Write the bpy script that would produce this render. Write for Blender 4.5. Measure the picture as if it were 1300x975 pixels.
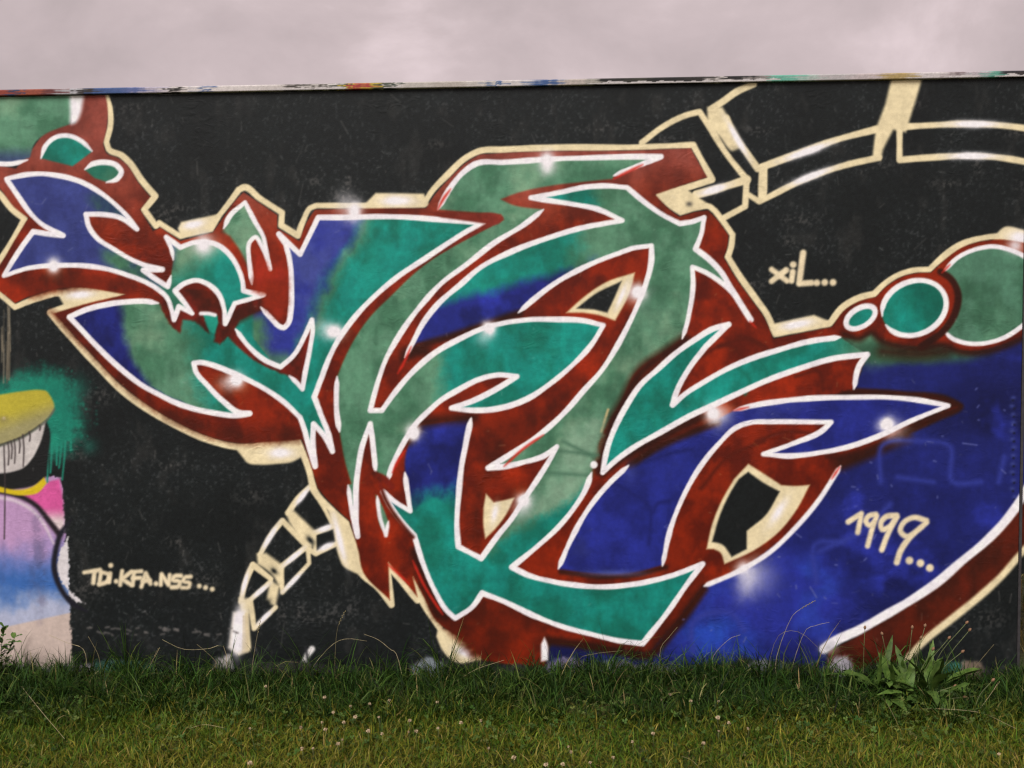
import bpy, math, random
import numpy as np
from mathutils import Matrix, Vector

for o in list(bpy.data.objects):
    bpy.data.objects.remove(o, do_unlink=True)
scene = bpy.context.scene
col = scene.collection
rng = np.random.default_rng(7)
random.seed(7)

# ------------------------------------------------------------------ camera
CAM = np.array([0.0, -4.7036, 1.6226])
YAW, TILT, ROLL = 0.0377042, 0.0543021, -0.0096822
def cam_axes():
    cy, sy = math.cos(YAW), math.sin(YAW)
    r = np.array([cy, sy, 0]); fw = np.array([-sy, cy, 0]); u = np.array([0, 0, 1.0])
    ct, st = math.cos(TILT), math.sin(TILT)
    f2 = fw*ct - u*st; u2 = u*ct + fw*st
    cr, sr = math.cos(ROLL), math.sin(ROLL)
    return r*cr + u2*sr, u2*cr - r*sr, f2
RX, UP, FW = cam_axes()
cd = bpy.data.cameras.new('camera')
cam = bpy.data.objects.new('camera', cd); col.objects.link(cam)
cd.sensor_width = 36.0; cd.lens = 36.0
cd.clip_start = 0.05; cd.clip_end = 3000
cam.matrix_world = Matrix(((RX[0], UP[0], -FW[0], CAM[0]), (RX[1], UP[1], -FW[1], CAM[1]),
                           (RX[2], UP[2], -FW[2], CAM[2]), (0, 0, 0, 1)))
scene.camera = cam

# ------------------------------------------------------------------ sky, sun, exposure
SUN_EL, SUN_AZ = math.radians(52), math.radians(200)     # behind the camera, veiled by cloud
w = bpy.data.worlds.new('World'); scene.world = w; w.use_nodes = True
nt = w.node_tree; nt.nodes.clear()
def N(tree, t, **k):
    n = tree.nodes.new(t)
    for a, b in k.items(): setattr(n, a, b)
    return n
out = N(nt, 'ShaderNodeOutputWorld')
sky = N(nt, 'ShaderNodeTexSky', sky_type='NISHITA'); sky.sun_disc = False
sky.sun_elevation = SUN_EL; sky.sun_rotation = SUN_AZ; sky.air_density = 1.0; sky.dust_density = 4.0
bg1 = N(nt, 'ShaderNodeBackground'); bg1.inputs['Strength'].default_value = 0.05
nt.links.new(sky.outputs['Color'], bg1.inputs['Color'])
tc = N(nt, 'ShaderNodeTexCoord')
mp = N(nt, 'ShaderNodeMapping'); mp.inputs['Scale'].default_value = (1.0, 1.0, 1.7)
nt.links.new(tc.outputs['Generated'], mp.inputs['Vector'])
n1 = N(nt, 'ShaderNodeTexNoise'); n1.inputs['Scale'].default_value = 5.5; n1.inputs['Detail'].default_value = 9
n1.inputs['Roughness'].default_value = 0.56; n1.inputs['Distortion'].default_value = 0.25
nt.links.new(mp.outputs['Vector'], n1.inputs['Vector'])
cr = N(nt, 'ShaderNodeValToRGB')
cr.color_ramp.elements[0].position = 0.32; cr.color_ramp.elements[0].color = (0.205, 0.170, 0.172, 1)
cr.color_ramp.elements[1].position = 0.70; cr.color_ramp.elements[1].color = (0.318, 0.263, 0.270, 1)
e = cr.color_ramp.elements.new(0.52); e.color = (0.246, 0.203, 0.206, 1)
nt.links.new(n1.outputs['Fac'], cr.inputs['Fac'])
bg2 = N(nt, 'ShaderNodeBackground'); bg2.inputs['Strength'].default_value = 1.0
nt.links.new(cr.outputs['Color'], bg2.inputs['Color'])
mx = N(nt, 'ShaderNodeMixShader'); mx.inputs['Fac'].default_value = 0.97      # almost closed cloud cover
nt.links.new(bg1.outputs[0], mx.inputs[1]); nt.links.new(bg2.outputs[0], mx.inputs[2])
nt.links.new(mx.outputs[0], out.inputs['Surface'])
sd = bpy.data.lights.new('sun', 'SUN'); sd.energy = 1.5; sd.angle = math.radians(35); sd.color = (1.0, 0.965, 0.93)
sun = bpy.data.objects.new('sun', sd); col.objects.link(sun)
sdir = Vector((math.sin(SUN_AZ)*math.cos(SUN_EL), math.cos(SUN_AZ)*math.cos(SUN_EL), math.sin(SUN_EL)))
sun.rotation_euler = sdir.to_track_quat('Z', 'Y').to_euler()
scene.view_settings.view_transform = 'Standard'; scene.view_settings.look = 'None'
scene.view_settings.exposure = 1.36; scene.view_settings.gamma = 1.0
scene.view_settings.use_curve_mapping = False
scene.render.engine = 'CYCLES'
scene.cycles.filter_width = 1.35

# ------------------------------------------------------------------ helpers
def at_ground(px, py, z=0.0):
    """point on the lawn for a spot measured on the photograph (1300 x 975)"""
    d = FW + RX*((px-650)/1300.0) - UP*((py-487.5)/1300.0)
    t = (z-CAM[2])/d[2]
    return CAM + d*t
def at_depth(px, py, Y):
    d = FW + RX*((px-650)/1300.0) - UP*((py-487.5)/1300.0)
    t = (Y-CAM[1])/d[1]
    return CAM + d*t
def tag(o, label=None, cat=None, group=None, kind=None):
    if label: o['label'] = label
    if cat: o['category'] = cat
    if group: o['group'] = group
    if kind: o['kind'] = kind
    return o
def empty(name, loc=(0, 0, 0)):
    o = bpy.data.objects.new(name, None); col.objects.link(o); o.location = loc
    o.empty_display_size = 0.1
    return o
def mesh_obj(name, verts, faces, mat, parent=None, colors=None, smooth=False):
    me = bpy.data.meshes.new(name)
    verts = np.asarray(verts, dtype=np.float32)
    if isinstance(faces, np.ndarray):
        k = faces.shape[1]; nf = faces.shape[0]
        me.vertices.add(len(verts)); me.vertices.foreach_set('co', verts.ravel())
        me.loops.add(nf*k); me.loops.foreach_set('vertex_index', faces.astype(np.int32).ravel())
        me.polygons.add(nf); me.polygons.foreach_set('loop_start', np.arange(0, nf*k, k, dtype=np.int32))
        me.update(calc_edges=True)
    else:
        me.from_pydata([tuple(map(float, v)) for v in verts], [], faces); me.update()
    if colors is not None:
        at = me.color_attributes.new('paint', 'FLOAT_COLOR', 'POINT')
        c4 = np.ones((len(verts), 4), dtype=np.float32); c4[:, :3] = colors
        at.data.foreach_set('color', c4.ravel())
    if smooth:
        me.polygons.foreach_set('use_smooth', np.ones(len(me.polygons), dtype=bool))
    me.materials.append(mat)
    o = bpy.data.objects.new(name, me); col.objects.link(o)
    if parent: o.parent = parent
    return o
def lin(c):
    c = np.asarray(c, dtype=float)/255.0
    return np.where(c <= 0.04045, c/12.92, ((c+0.055)/1.055)**2.4)
def box_vf(x0, x1, y0, y1, z0, z1):
    v = [(x0,y0,z0),(x1,y0,z0),(x1,y1,z0),(x0,y1,z0),(x0,y0,z1),(x1,y0,z1),(x1,y1,z1),(x0,y1,z1)]
    f = [(0,3,2,1),(4,5,6,7),(0,1,5,4),(1,2,6,5),(2,3,7,6),(3,0,4,7)]
    return v, f

# ------------------------------------------------------------------ materials
def new_mat(name):
    m = bpy.data.materials.new(name); m.use_nodes = True
    t = m.node_tree
    return m, t, t.nodes['Principled BSDF']
def ramp(t, stops):
    r = N(t, 'ShaderNodeValToRGB')
    el = r.color_ramp.elements
    el[0].position, el[0].color = stops[0][0], (*stops[0][1], 1)
    el[1].position, el[1].color = stops[-1][0], (*stops[-1][1], 1)
    for p, c in stops[1:-1]:
        q = el.new(p); q.color = (*c, 1)
    return r

def mural_material():
    m, t, b = new_mat('spray_paint')
    a = N(t, 'ShaderNodeAttribute', attribute_name='paint')
    tcn = N(t, 'ShaderNodeTexCoord')
    # fine chalky mottling of the sprayed coat
    nz = N(t, 'ShaderNodeTexNoise'); nz.inputs['Scale'].default_value = 55; nz.inputs['Detail'].default_value = 5
    t.links.new(tcn.outputs['Object'], nz.inputs['Vector'])
    mr = N(t, 'ShaderNodeMapRange'); mr.inputs['From Min'].default_value = 0.3; mr.inputs['From Max'].default_value = 0.7
    mr.inputs['To Min'].default_value = 0.91; mr.inputs['To Max'].default_value = 1.07
    t.links.new(nz.outputs['Fac'], mr.inputs['Value'])
    mu = N(t, 'ShaderNodeVectorMath', operation='SCALE')
    t.links.new(a.outputs['Color'], mu.inputs[0]); t.links.new(mr.outputs['Result'], mu.inputs['Scale'])
    t.links.new(mu.outputs['Vector'], b.inputs['Base Color'])
    # relief: thick old coats, wrinkles and roller grain
    g = N(t, 'ShaderNodeTexNoise'); g.inputs['Scale'].default_value = 160; g.inputs['Detail'].default_value = 4
    mpn = N(t, 'ShaderNodeMapping'); mpn.inputs['Scale'].default_value = (1, 1, 1.7)
    t.links.new(tcn.outputs['Object'], mpn.inputs['Vector']); t.links.new(mpn.outputs['Vector'], g.inputs['Vector'])
    wr = N(t, 'ShaderNodeTexNoise', noise_type='RIDGED_MULTIFRACTAL')
    wr.inputs['Scale'].default_value = 17; wr.inputs['Detail'].default_value = 5; wr.inputs['Distortion'].default_value = 1.2
    t.links.new(mpn.outputs['Vector'], wr.inputs['Vector'])
    msk = N(t, 'ShaderNodeTexNoise'); msk.inputs['Scale'].default_value = 2.3; msk.inputs['Detail'].default_value = 2
    t.links.new(tcn.outputs['Object'], msk.inputs['Vector'])
    mk = N(t, 'ShaderNodeMapRange'); mk.inputs['From Min'].default_value = 0.50; mk.inputs['From Max'].default_value = 0.66
    t.links.new(msk.outputs['Fac'], mk.inputs['Value'])
    ml = N(t, 'ShaderNodeMath', operation='MULTIPLY')
    t.links.new(wr.outputs['Fac'], ml.inputs[0]); t.links.new(mk.outputs['Result'], ml.inputs[1])
    b1 = N(t, 'ShaderNodeBump'); b1.inputs['Strength'].default_value = 0.5; b1.inputs['Distance'].default_value = 0.004
    t.links.new(ml.outputs[0], b1.inputs['Height'])
    b2 = N(t, 'ShaderNodeBump'); b2.inputs['Strength'].default_value = 0.28; b2.inputs['Distance'].default_value = 0.0012
    t.links.new(g.outputs['Fac'], b2.inputs['Height']); t.links.new(b1.outputs['Normal'], b2.inputs['Normal'])
    t.links.new(b2.outputs['Normal'], b.inputs['Normal'])
    rr = N(t, 'ShaderNodeMapRange'); rr.inputs['To Min'].default_value = 0.42; rr.inputs['To Max'].default_value = 0.66
    t.links.new(msk.outputs['Fac'], rr.inputs['Value']); t.links.new(rr.outputs['Result'], b.inputs['Roughness'])
    b.inputs['Specular IOR Level'].default_value = 0.2
    return m
M_PAINT = mural_material()

def concrete_material():
    m, t, b = new_mat('bare_concrete')
    n = N(t, 'ShaderNodeTexNoise'); n.inputs['Scale'].default_value = 9; n.inputs['Detail'].default_value = 8
    tcn = N(t, 'ShaderNodeTexCoord'); t.links.new(tcn.outputs['Object'], n.inputs['Vector'])
    r = ramp(t, [(0.3, (0.09, 0.085, 0.08)), (0.7, (0.2, 0.19, 0.175))])
    t.links.new(n.outputs['Fac'], r.inputs['Fac']); t.links.new(r.outputs['Color'], b.inputs['Base Color'])
    b.inputs['Roughness'].default_value = 0.85
    return m
M_CONC = concrete_material()
def plain(name, c, rough=0.6, var=0.25, scale=40):
    m, t, b = new_mat(name)
    n = N(t, 'ShaderNodeTexNoise'); n.inputs['Scale'].default_value = scale; n.inputs['Detail'].default_value = 4
    tcn = N(t, 'ShaderNodeTexCoord'); t.links.new(tcn.outputs['Object'], n.inputs['Vector'])
    c = np.array(c)
    r = ramp(t, [(0.3, tuple(c*(1-var))), (0.7, tuple(c*(1+var)))])
    t.links.new(n.outputs['Fac'], r.inputs['Fac']); t.links.new(r.outputs['Color'], b.inputs['Base Color'])
    b.inputs['Roughness'].default_value = rough
    return m
M_EDGE = plain('weathered_steel', (0.035, 0.032, 0.034), 0.55)
def blade_material(name, rough=0.55, trans=0.25):
    m, t, b = new_mat(name)
    a = N(t, 'ShaderNodeAttribute', attribute_name='paint')
    t.links.new(a.outputs['Color'], b.inputs['Base Color'])
    b.inputs['Roughness'].default_value = rough
    b.inputs['Specular IOR Level'].default_value = 0.12
    tr = N(t, 'ShaderNodeBsdfTranslucent'); t.links.new(a.outputs['Color'], tr.inputs['Color'])
    ms = N(t, 'ShaderNodeMixShader'); ms.inputs['Fac'].default_value = trans
    t.links.new(b.outputs[0], ms.inputs[1]); t.links.new(tr.outputs[0], ms.inputs[2])
    t.links.new(ms.outputs[0], t.nodes['Material Output'].inputs['Surface'])
    return m
M_BLADE = blade_material('grass_blade')

# ------------------------------------------------------------------ the mural, painted on a sheet and carried onto the wall
# sheet units are traced units; SHEET maps wall metres (x, z) to them
SHEET = np.array([[2.66570431e+02, -1.00069563e+01, 7.01797846e+02],
                  [-5.91197914e+00, -2.77008235e+02, 8.58176117e+02],
                  [-7.87214266e-03, -1.13514137e-02, 1.00000000e+00]])
CX0, CX1, CY0, CY1 = -230, 1500, 60, 905
CW, CH = CX1-CX0, CY1-CY0
XX, YY = np.meshgrid(np.arange(CX0, CX1, dtype=np.float32), np.arange(CY0, CY1, dtype=np.float32))
CAN = np.zeros((CH, CW, 3), dtype=np.float32)          # display-referred colour, turned into albedo at the end
IDM = np.zeros((CH, CW), dtype=np.int16)
PARTS = []                                             # (name, parent id)
def part(name, parent=None, label=None):
    PARTS.append((name, parent, label)); return len(PARTS)-1

def vnoise(cx, cy, seed, octaves=1):
    r = np.random.default_rng(seed); acc = np.zeros((CH, CW), dtype=np.float32); amp = 1.0; tot = 0
    for k in range(octaves):
        gx, gy = int(CW/cx)+3, int(CH/cy)+3
        g = r.random((gy, gx)).astype(np.float32)
        u = (np.arange(CW)/cx); v = (np.arange(CH)/cy)
        i = u.astype(int); fu = (u-i).astype(np.float32); fu = fu*fu*(3-2*fu)
        j = v.astype(int); fv = (v-j).astype(np.float32); fv = fv*fv*(3-2*fv)
        a = g[j][:, i]*(1-fu)+g[j][:, i+1]*fu; b = g[j+1][:, i]*(1-fu)+g[j+1][:, i+1]*fu
        acc += amp*(a*(1-fv)[:, None]+b*fv[:, None]); tot += amp
        amp *= 0.55; cx = max(cx/2.1, 1.0); cy = max(cy/2.1, 1.0)
    return acc/tot
NA = vnoise(60, 60, 1, 4); NB = vnoise(26, 34, 2, 4); NC = vnoise(9, 9, 3, 3); ND = vnoise(14, 40, 4, 3); NE = vnoise(3, 3, 5, 2)
NF = vnoise(150, 110, 6, 3); NG = vnoise(38, 9, 8, 3)

def smooth(t):
    t = np.clip(t, 0, 1); return t*t*(3-2*t)
def parse(s):
    pts, corner, pen = [], [], []
    down = True
    for tok in s.split():
        c = False
        while tok[-1] in '!|+':
            ch = tok[-1]; tok = tok[:-1]
            if ch == '!': c = True
            elif ch == '|': down = False; c = True
            else: down = True; c = True
        x, y = tok.split(',')
        pts.append((float(x), float(y))); corner.append(c); pen.append(down)
    return np.array(pts), corner, pen
def cr_run(p, closed=False, step=2.5):
    n = len(p)
    if n < 3 and not closed: q = [p[0]]
    o = []; pe = []
    rngn = n if closed else n-1
    for i in range(rngn):
        p1, p2 = p[i % n], p[(i+1) % n]
        p0 = p[(i-1) % n] if (closed or i > 0) else 2*p1-p2
        p3 = p[(i+2) % n] if (closed or i+2 < n) else 2*p2-p1
        L = np.hypot(*(p2-p1)); k = max(1, int(L/step))
        # limit tangents so that uneven spacing does not overshoot
        l0 = max(np.hypot(*(p1-p0)), 1e-3); l2 = max(np.hypot(*(p3-p2)), 1e-3)
        m1 = ((p1-p0)/l0*L + (p2-p1)*l0/max(L,1e-3))*L/(l0+L)/1.0 if L > 0 else p2-p1
        m1 = L*((p1-p0)/l0*(L/(l0+L)) + (p2-p1)/max(L,1e-3)*(l0/(l0+L)))
        m2 = L*((p2-p1)/max(L,1e-3)*(l2/(l2+L)) + (p3-p2)/l2*(L/(l2+L)))
        for a in range(k):
            t = a/k; t2 = t*t; t3 = t2*t
            o.append((2*t3-3*t2+1)*p1+(t3-2*t2+t)*m1+(-2*t3+3*t2)*p2+(t3-t2)*m2); pe.append(i)
    if not closed: o.append(p[-1]); pe.append(n-2)
    return np.array(o), pe
def spline(s, closed):
    """dense points and a pen flag for each segment"""
    p, corner, pen = parse(s)
    n = len(p)
    if closed:
        cs = [i for i in range(n) if corner[i]]
        if not cs:
            o, pe = cr_run(p, True); return o, np.ones(len(o), bool)
        p = np.roll(p, -cs[0], axis=0); corner = corner[cs[0]:]+corner[:cs[0]]; pen = pen[cs[0]:]+pen[:cs[0]]
        p = np.vstack([p, p[:1]]); corner = corner+[True]; pen = pen+[pen[0]]
        n += 1
    idx = [0]+[i for i in range(1, n-1) if corner[i]]+[n-1]
    O, P = [], []
    for a, b in zip(idx[:-1], idx[1:]):
        o, pe = cr_run(p[a:b+1])
        O.append(o[:-1]); P += [pen[a+q] for q in pe[:-1]]
    if closed:
        return np.vstack(O), np.array(P)
    O.append(p[-1:]); P.append(P[-1])
    return np.vstack(O), np.array(P)

def win(pts, pad):
    x0 = int(max(pts[:, 0].min()-pad-CX0, 0)); x1 = int(min(pts[:, 0].max()+pad-CX0+2, CW))
    y0 = int(max(pts[:, 1].min()-pad-CY0, 0)); y1 = int(min(pts[:, 1].max()+pad-CY0+2, CH))
    return x0, max(x1, x0+1), y0, max(y1, y0+1)
def dist_line(pts, rad, pad, closed=False, pen=None):
    """distance to the outline minus its radius, only near it"""
    x0, x1, y0, y1 = win(pts, pad)
    D = np.full((y1-y0, x1-x0), 1e3, dtype=np.float32)
    n = len(pts); m = n if closed else n-1
    rad = np.broadcast_to(rad, (n,))
    for i in range(m):
        if pen is not None and not pen[i]: continue
        a = pts[i]; b = pts[(i+1) % n]; ra = rad[i]; rb = rad[(i+1) % n]
        sx0 = int(max(min(a[0], b[0])-pad-CX0, x0)); sx1 = int(min(max(a[0], b[0])+pad-CX0+2, x1))
        sy0 = int(max(min(a[1], b[1])-pad-CY0, y0)); sy1 = int(min(max(a[1], b[1])+pad-CY0+2, y1))
        if sx1 <= sx0 or sy1 <= sy0: continue
        X = XX[sy0:sy1, sx0:sx1]-a[0]; Y = YY[sy0:sy1, sx0:sx1]-a[1]
        d = b-a; L = d@d
        t = np.clip((X*d[0]+Y*d[1])/max(L, 1e-6), 0, 1)
        q = np.hypot(X-t*d[0], Y-t*d[1])-(ra+(rb-ra)*t)
        s = D[sy0-y0:sy1-y0, sx0-x0:sx1-x0]
        np.minimum(s, q, out=s)
    return (x0, x1, y0, y1), D
def inside(pts, wn):
    x0, x1, y0, y1 = wn
    I = np.zeros((y1-y0, x1-x0), dtype=np.int32)
    n = len(pts); xs = np.arange(x0, x1)+CX0
    for i in range(n):
        a = pts[i]; b = pts[(i+1) % n]
        if a[1] == b[1]: continue
        lo, hi = (a, b) if a[1] < b[1] else (b, a)
        r0 = max(int(math.ceil(lo[1]))-CY0, y0); r1 = min(int(math.ceil(hi[1]))-CY0, y1)
        for r in range(r0, r1):
            xi = lo[0]+(hi[0]-lo[0])*((r+CY0)-lo[1])/(hi[1]-lo[1])
            k = int(math.ceil(xi-CX0))-x0
            if k < I.shape[1]: I[r-y0, max(k, 0):] ^= 1
    return I.astype(bool)

def comp(wn, alpha, color, pid=None, thr=0.5):
    x0, x1, y0, y1 = wn
    s = CAN[y0:y1, x0:x1]
    if callable(color): c = color(wn)
    else: c = np.asarray(color, dtype=np.float32)
    a = np.clip(alpha, 0, 1)[..., None]
    s[...] = s*(1-a)+c*a
    if pid is not None:
        IDM[y0:y1, x0:x1][alpha > thr] = pid
def poly(s, color, pid=None, soft=1.3, closed=True, grain=0.0):
    pts, pen = spline(s, True) if isinstance(s, str) else (s, None)
    pad = soft*1.5+5
    wn, D = dist_line(pts, 0.0, pad, True)
    I = inside(pts, wn)
    d = np.where(I, -D, D)
    if grain: d = d+(NC[wn[2]:wn[3], wn[0]:wn[1]]-0.5)*grain+(NE[wn[2]:wn[3], wn[0]:wn[1]]-0.5)*grain*0.7
    comp(wn, smooth(0.5-d/soft*0.5), color, pid)
    return pts, pen
def stroke(s, width, color, pid=None, soft=1.2, taper=0.0, closed=False, pts=None, pen=None, wob=0.10):
    if pts is None: pts, pen = spline(s, closed)
    n = len(pts); r = np.full(n, width/2.0)
    seed = int(abs(pts[:, 0].sum()*13+pts[:, 1].sum()*7)) % 100000
    g = np.random.default_rng(seed).random(n//9+4); u = np.arange(n)/9.0; i = u.astype(int); f = u-i
    r = r*(1+wob*2*((g[i]*(1-f)+g[i+1]*f)-0.5))
    if taper:
        if pen is None: pen = np.ones(n, bool)
        L = np.hypot(*np.diff(np.vstack([pts, pts[:1]]), axis=0).T)
        # distance along the line from the nearest pen-up end
        dd = np.full(n, 1e3)
        acc = 1e3
        for rep in range(2 if closed else 1):
            acc = 0.0 if not closed else acc
            for k in range(n):
                if not pen[k-1]: acc = 0.0
                dd[k] = min(dd[k], acc); acc += L[k]
        acc = 1e3 if closed else 0.0
        for rep in range(2 if closed else 1):
            for k in range(n-1, -1, -1):
                if not pen[k]: acc = 0.0
                dd[k] = min(dd[k], acc); acc += L[k-1]
        r = r*np.clip(0.28+0.72*dd/taper, 0.28, 1)
    wn, D = dist_line(pts, r, width/2+soft*2+3, closed, pen)
    comp(wn, smooth(0.5-D/soft*0.5), color, pid)
def glow(x, y, rx, ry, color=(236, 226, 232), gain=1.5, pid=None, rot=0.0, grain=0.35):
    R = 2.6*max(rx, ry)
    wn = win(np.array([[x-R, y-R], [x+R, y+R]]), 0)
    X = XX[wn[2]:wn[3], wn[0]:wn[1]]-x; Y = YY[wn[2]:wn[3], wn[0]:wn[1]]-y
    c, s_ = math.cos(rot), math.sin(rot)
    u = (X*c+Y*s_)/rx; v = (-X*s_+Y*c)/ry
    q = np.sqrt(u*u+v*v)
    q = q*(1+(NC[wn[2]:wn[3], wn[0]:wn[1]]-0.5)*grain)
    comp(wn, np.clip(gain*np.exp(-q*q*1.35), 0, 1)*(q < 2.5), color, pid, 0.6)
def dot(x, y, r, color, pid=None, soft=1.3):
    wn = win(np.array([[x, y]]), r+4)
    D = np.hypot(XX[wn[2]:wn[3], wn[0]:wn[1]]-x, YY[wn[2]:wn[3], wn[0]:wn[1]]-y)-r
    comp(wn, smooth(0.5-D/soft*0.5), color, pid)

# colours (as they read in daylight)
SAGE = np.array((88, 132, 106.)); SAGE2 = np.array((60, 104, 79.)); PALE = np.array((122, 152, 124.))
TEAL = np.array((20, 130, 118.)); TEAL2 = np.array((16, 102, 86.))
BLUE = np.array((34, 41, 128.)); BLUE2 = np.array((24, 28, 94.)); BLUEL = np.array((64, 71, 142.))
RED = np.array((126, 31, 3.)); RED2 = np.array((80, 18, 2.)); REDB = np.array((162, 40, 9.))
DKRED = np.array((52, 16, 5.))
CREAM = np.array((226, 206, 168.)); WHITE = np.array((238, 229, 236.)); BLACK = np.array((22, 25, 26.))

def mix(a, b, t): return a*(1-t[..., None])+b*t[..., None]
def shade(base, dark, light, amt=1.0, k1=NB, k2=NA):
    """patchy hand-sprayed coat between three tones"""
    def f(wn):
        s = np.s_[wn[2]:wn[3], wn[0]:wn[1]]
        a = smooth((k1[s]-0.5)*2.6*amt+0.5); b = smooth((k2[s]-0.52)*3.2*amt)
        c = np.broadcast_to(base, a.shape+(3,)).astype(np.float32)
        c = mix(c, dark, np.clip((1-a)*0.85*amt, 0, 1)); c = mix(c, light, np.clip(b*0.8*amt, 0, 1))
        st = smooth((ND[s]*0.6+NG[s]*0.4-0.5)*4+0.5)
        return c*(1-0.04*amt+0.08*amt*st[..., None])*(0.93+0.14*NC[s][..., None])
    return f
def grad(layers, base):
    """base tone with further tones coming in between two points, softly and unevenly"""
    def f(wn):
        s = np.s_[wn[2]:wn[3], wn[0]:wn[1]]
        c = base(wn)
        for kind, tone, *a in layers:
            X = XX[s]; Y = YY[s]
            if kind == 'lin':
                (ax, ay), (bx, by) = a
                L = (bx-ax)**2+(by-ay)**2
                t = ((X-ax)*(bx-ax)+(Y-ay)*(by-ay))/L
            elif kind == 'blob':
                (cx, cy), rx, ry, rot = a
                co, si = math.cos(math.radians(rot)), math.sin(math.radians(rot))
                u = ((X-cx)*co+(Y-cy)*si)/rx; v = (-(X-cx)*si+(Y-cy)*co)/ry
                t = 1.5-np.hypot(u, v)
            t = t+(NB[s]-0.5)*0.35+(NC[s]-0.5)*0.12
            c = mix(c, tone(wn), smooth(t))
        return c
    return f
cSAGE = shade(SAGE, SAGE2, PALE); cTEAL = shade(TEAL, TEAL2, TEAL*1.12); cBLUE = shade(BLUE, BLUE2, BLUEL*0.9, 0.8)
cBLUE_D = shade(BLUE*0.86, BLUE2*0.80, BLUE*1.22, 1.0)
cRED = shade(RED, RED2, REDB, 1.0); cRED_D = shade(np.array((100, 25, 4.)), np.array((66, 18, 4.)), RED, 1.0)
cDK = shade(DKRED, DKRED*0.75, DKRED*1.25, 0.8)
cCREAM = shade(CREAM, CREAM*0.95, CREAM*1.03, 0.4); cWHITE = shade(WHITE, WHITE*0.965, WHITE*1.01, 0.35)

# ---- black ground coat
P_BG = part('painted_background')
def cBLACK(wn):
    s = np.s_[wn[2]:wn[3], wn[0]:wn[1]]
    c = np.broadcast_to(BLACK, XX[s].shape+(3,)).astype(np.float32)*(0.78+0.42*NA[s][..., None])
    worn = smooth((NB[s]*0.5+ND[s]*0.5-0.54)*5)*0.30
    c = mix(c, np.array((66, 62, 60.)), worn)
    fleck = smooth((NE[s]-0.64)*5)*smooth((NA[s]-0.38)*4)*0.27
    c = mix(c, np.array((86, 84, 86.)), fleck)
    return c*(0.80+0.4*NE[s][..., None])
comp((0, CW, 0, CH), np.ones((CH, CW)), cBLACK, P_BG)
# scuffs and pin-head chips in the black
for k in range(950):
    x, y = rng.uniform(-40, 1310), rng.uniform(105, 835)
    L = rng.exponential(5)+1.0; a = rng.normal(math.pi/2, 0.5)
    v = rng.uniform(0.06, 0.52)**1.3
    p = np.array([[x, y], [x+L*math.cos(a), y+L*math.sin(a)]])
    wn, D = dist_line(p, 0.35, 5)
    comp(wn, smooth(0.5-D/1.6*0.5)*v, np.array((150, 140, 136.)))
for k in range(110):
    x, y = rng.uniform(0, 1300), rng.uniform(120, 800)
    wn = win(np.array([[x, y]]), 30)
    q = np.hypot((XX[wn[2]:wn[3], wn[0]:wn[1]]-x)/rng.uniform(6, 26), (YY[wn[2]:wn[3], wn[0]:wn[1]]-y)/rng.uniform(4, 16))
    comp(wn, 0.30*np.exp(-q*q)*smooth((NE[wn[2]:wn[3], wn[0]:wn[1]]-0.42)*4), np.array((118, 108, 104.)))

# ---- left: older picture showing through (sprayed mouth, coloured ball)
P_OLD = part('painted_ball')
def cOLD(wn):
    s = np.s_[wn[2]:wn[3], wn[0]:wn[1]]; Y = YY[s]+(NA[s]-0.5)*22; X = XX[s]
    c = np.broadcast_to(np.array((180, 140, 182.)), X.shape+(3,)).astype(np.float32)
    Y = Y+(NB[s]-.5)*26+(NC[s]-.5)*10
    c = mix(c, np.array((112, 118, 178.)), smooth((Y-676)/44)); c = mix(c, np.array((58, 98, 166.)), smooth((Y-700)/44))
    c = mix(c, np.array((168, 170, 196.)), smooth((Y-744)/34))
    edge = 796-0.22*np.clip(X, -300, 200)
    c = mix(c, np.array((196, 174, 166.)), smooth((YY[s]-edge)/3))
    return c*(0.92+0.14*ND[s][..., None])
def dry_edge(s, color, pid, amp=10):
    pts, pen = spline(s, True)
    wn, D = dist_line(pts, 0.0, 20, True); I = inside(pts, wn); d = np.where(I, -D, D)
    d = d+(NE[wn[2]:wn[3], wn[0]:wn[1]]-0.5)*amp+(NC[wn[2]:wn[3], wn[0]:wn[1]]-0.5)*amp*0.5
    comp(wn, smooth(0.5-d/2.5), color, pid)
dry_edge('-230,604! 40,604 78,606! 80,640 82,676! 85,700 87,740! 90,800 93,870! -230,880!', cOLD, P_OLD, 4.5)
def cPINK(wn):
    s = np.s_[wn[2]:wn[3], wn[0]:wn[1]]
    c = mix(np.broadcast_to(np.array((206, 84, 148.)), XX[s].shape+(3,)).astype(np.float32), np.array((214, 192, 196.)), smooth((YY[s]-642)/22))
    return c*(0.92+0.14*NC[s][..., None])
P_PINK = part('painted_patch', P_OLD)
poly('26,629! 50,622 60,613 76,608! 80,640! 82,674! 76,676! 62,660 46,643!', cPINK, P_PINK, 2.5, grain=2)
P_CRES = part('painted_crescent', P_OLD)
dry_edge('86,682! 78,695 74,710 73,728 80,742 90,752! 108,766! 96,764 88,756! 87,720!', shade(np.array((214, 204, 208.)), np.array((190, 180, 190.)), WHITE, 0.6), P_CRES, 4)
P_LINE = part('painted_line', P_OLD)
stroke('-120,640 -60,628 0,624 25,630 46,642 61,660 75,678', 6.5, (34, 26, 32), P_LINE, 2.5)
stroke('90,660 78,676 71,698 69,722 77,747 92,766 110,776', 7, (26, 24, 34), P_LINE, 2.5, taper=20)
stroke('-60,636 0,632 22,637 41,648 56,666 68,690', 3.0, (214, 196, 206), P_LINE, 3.0, taper=30)
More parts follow.
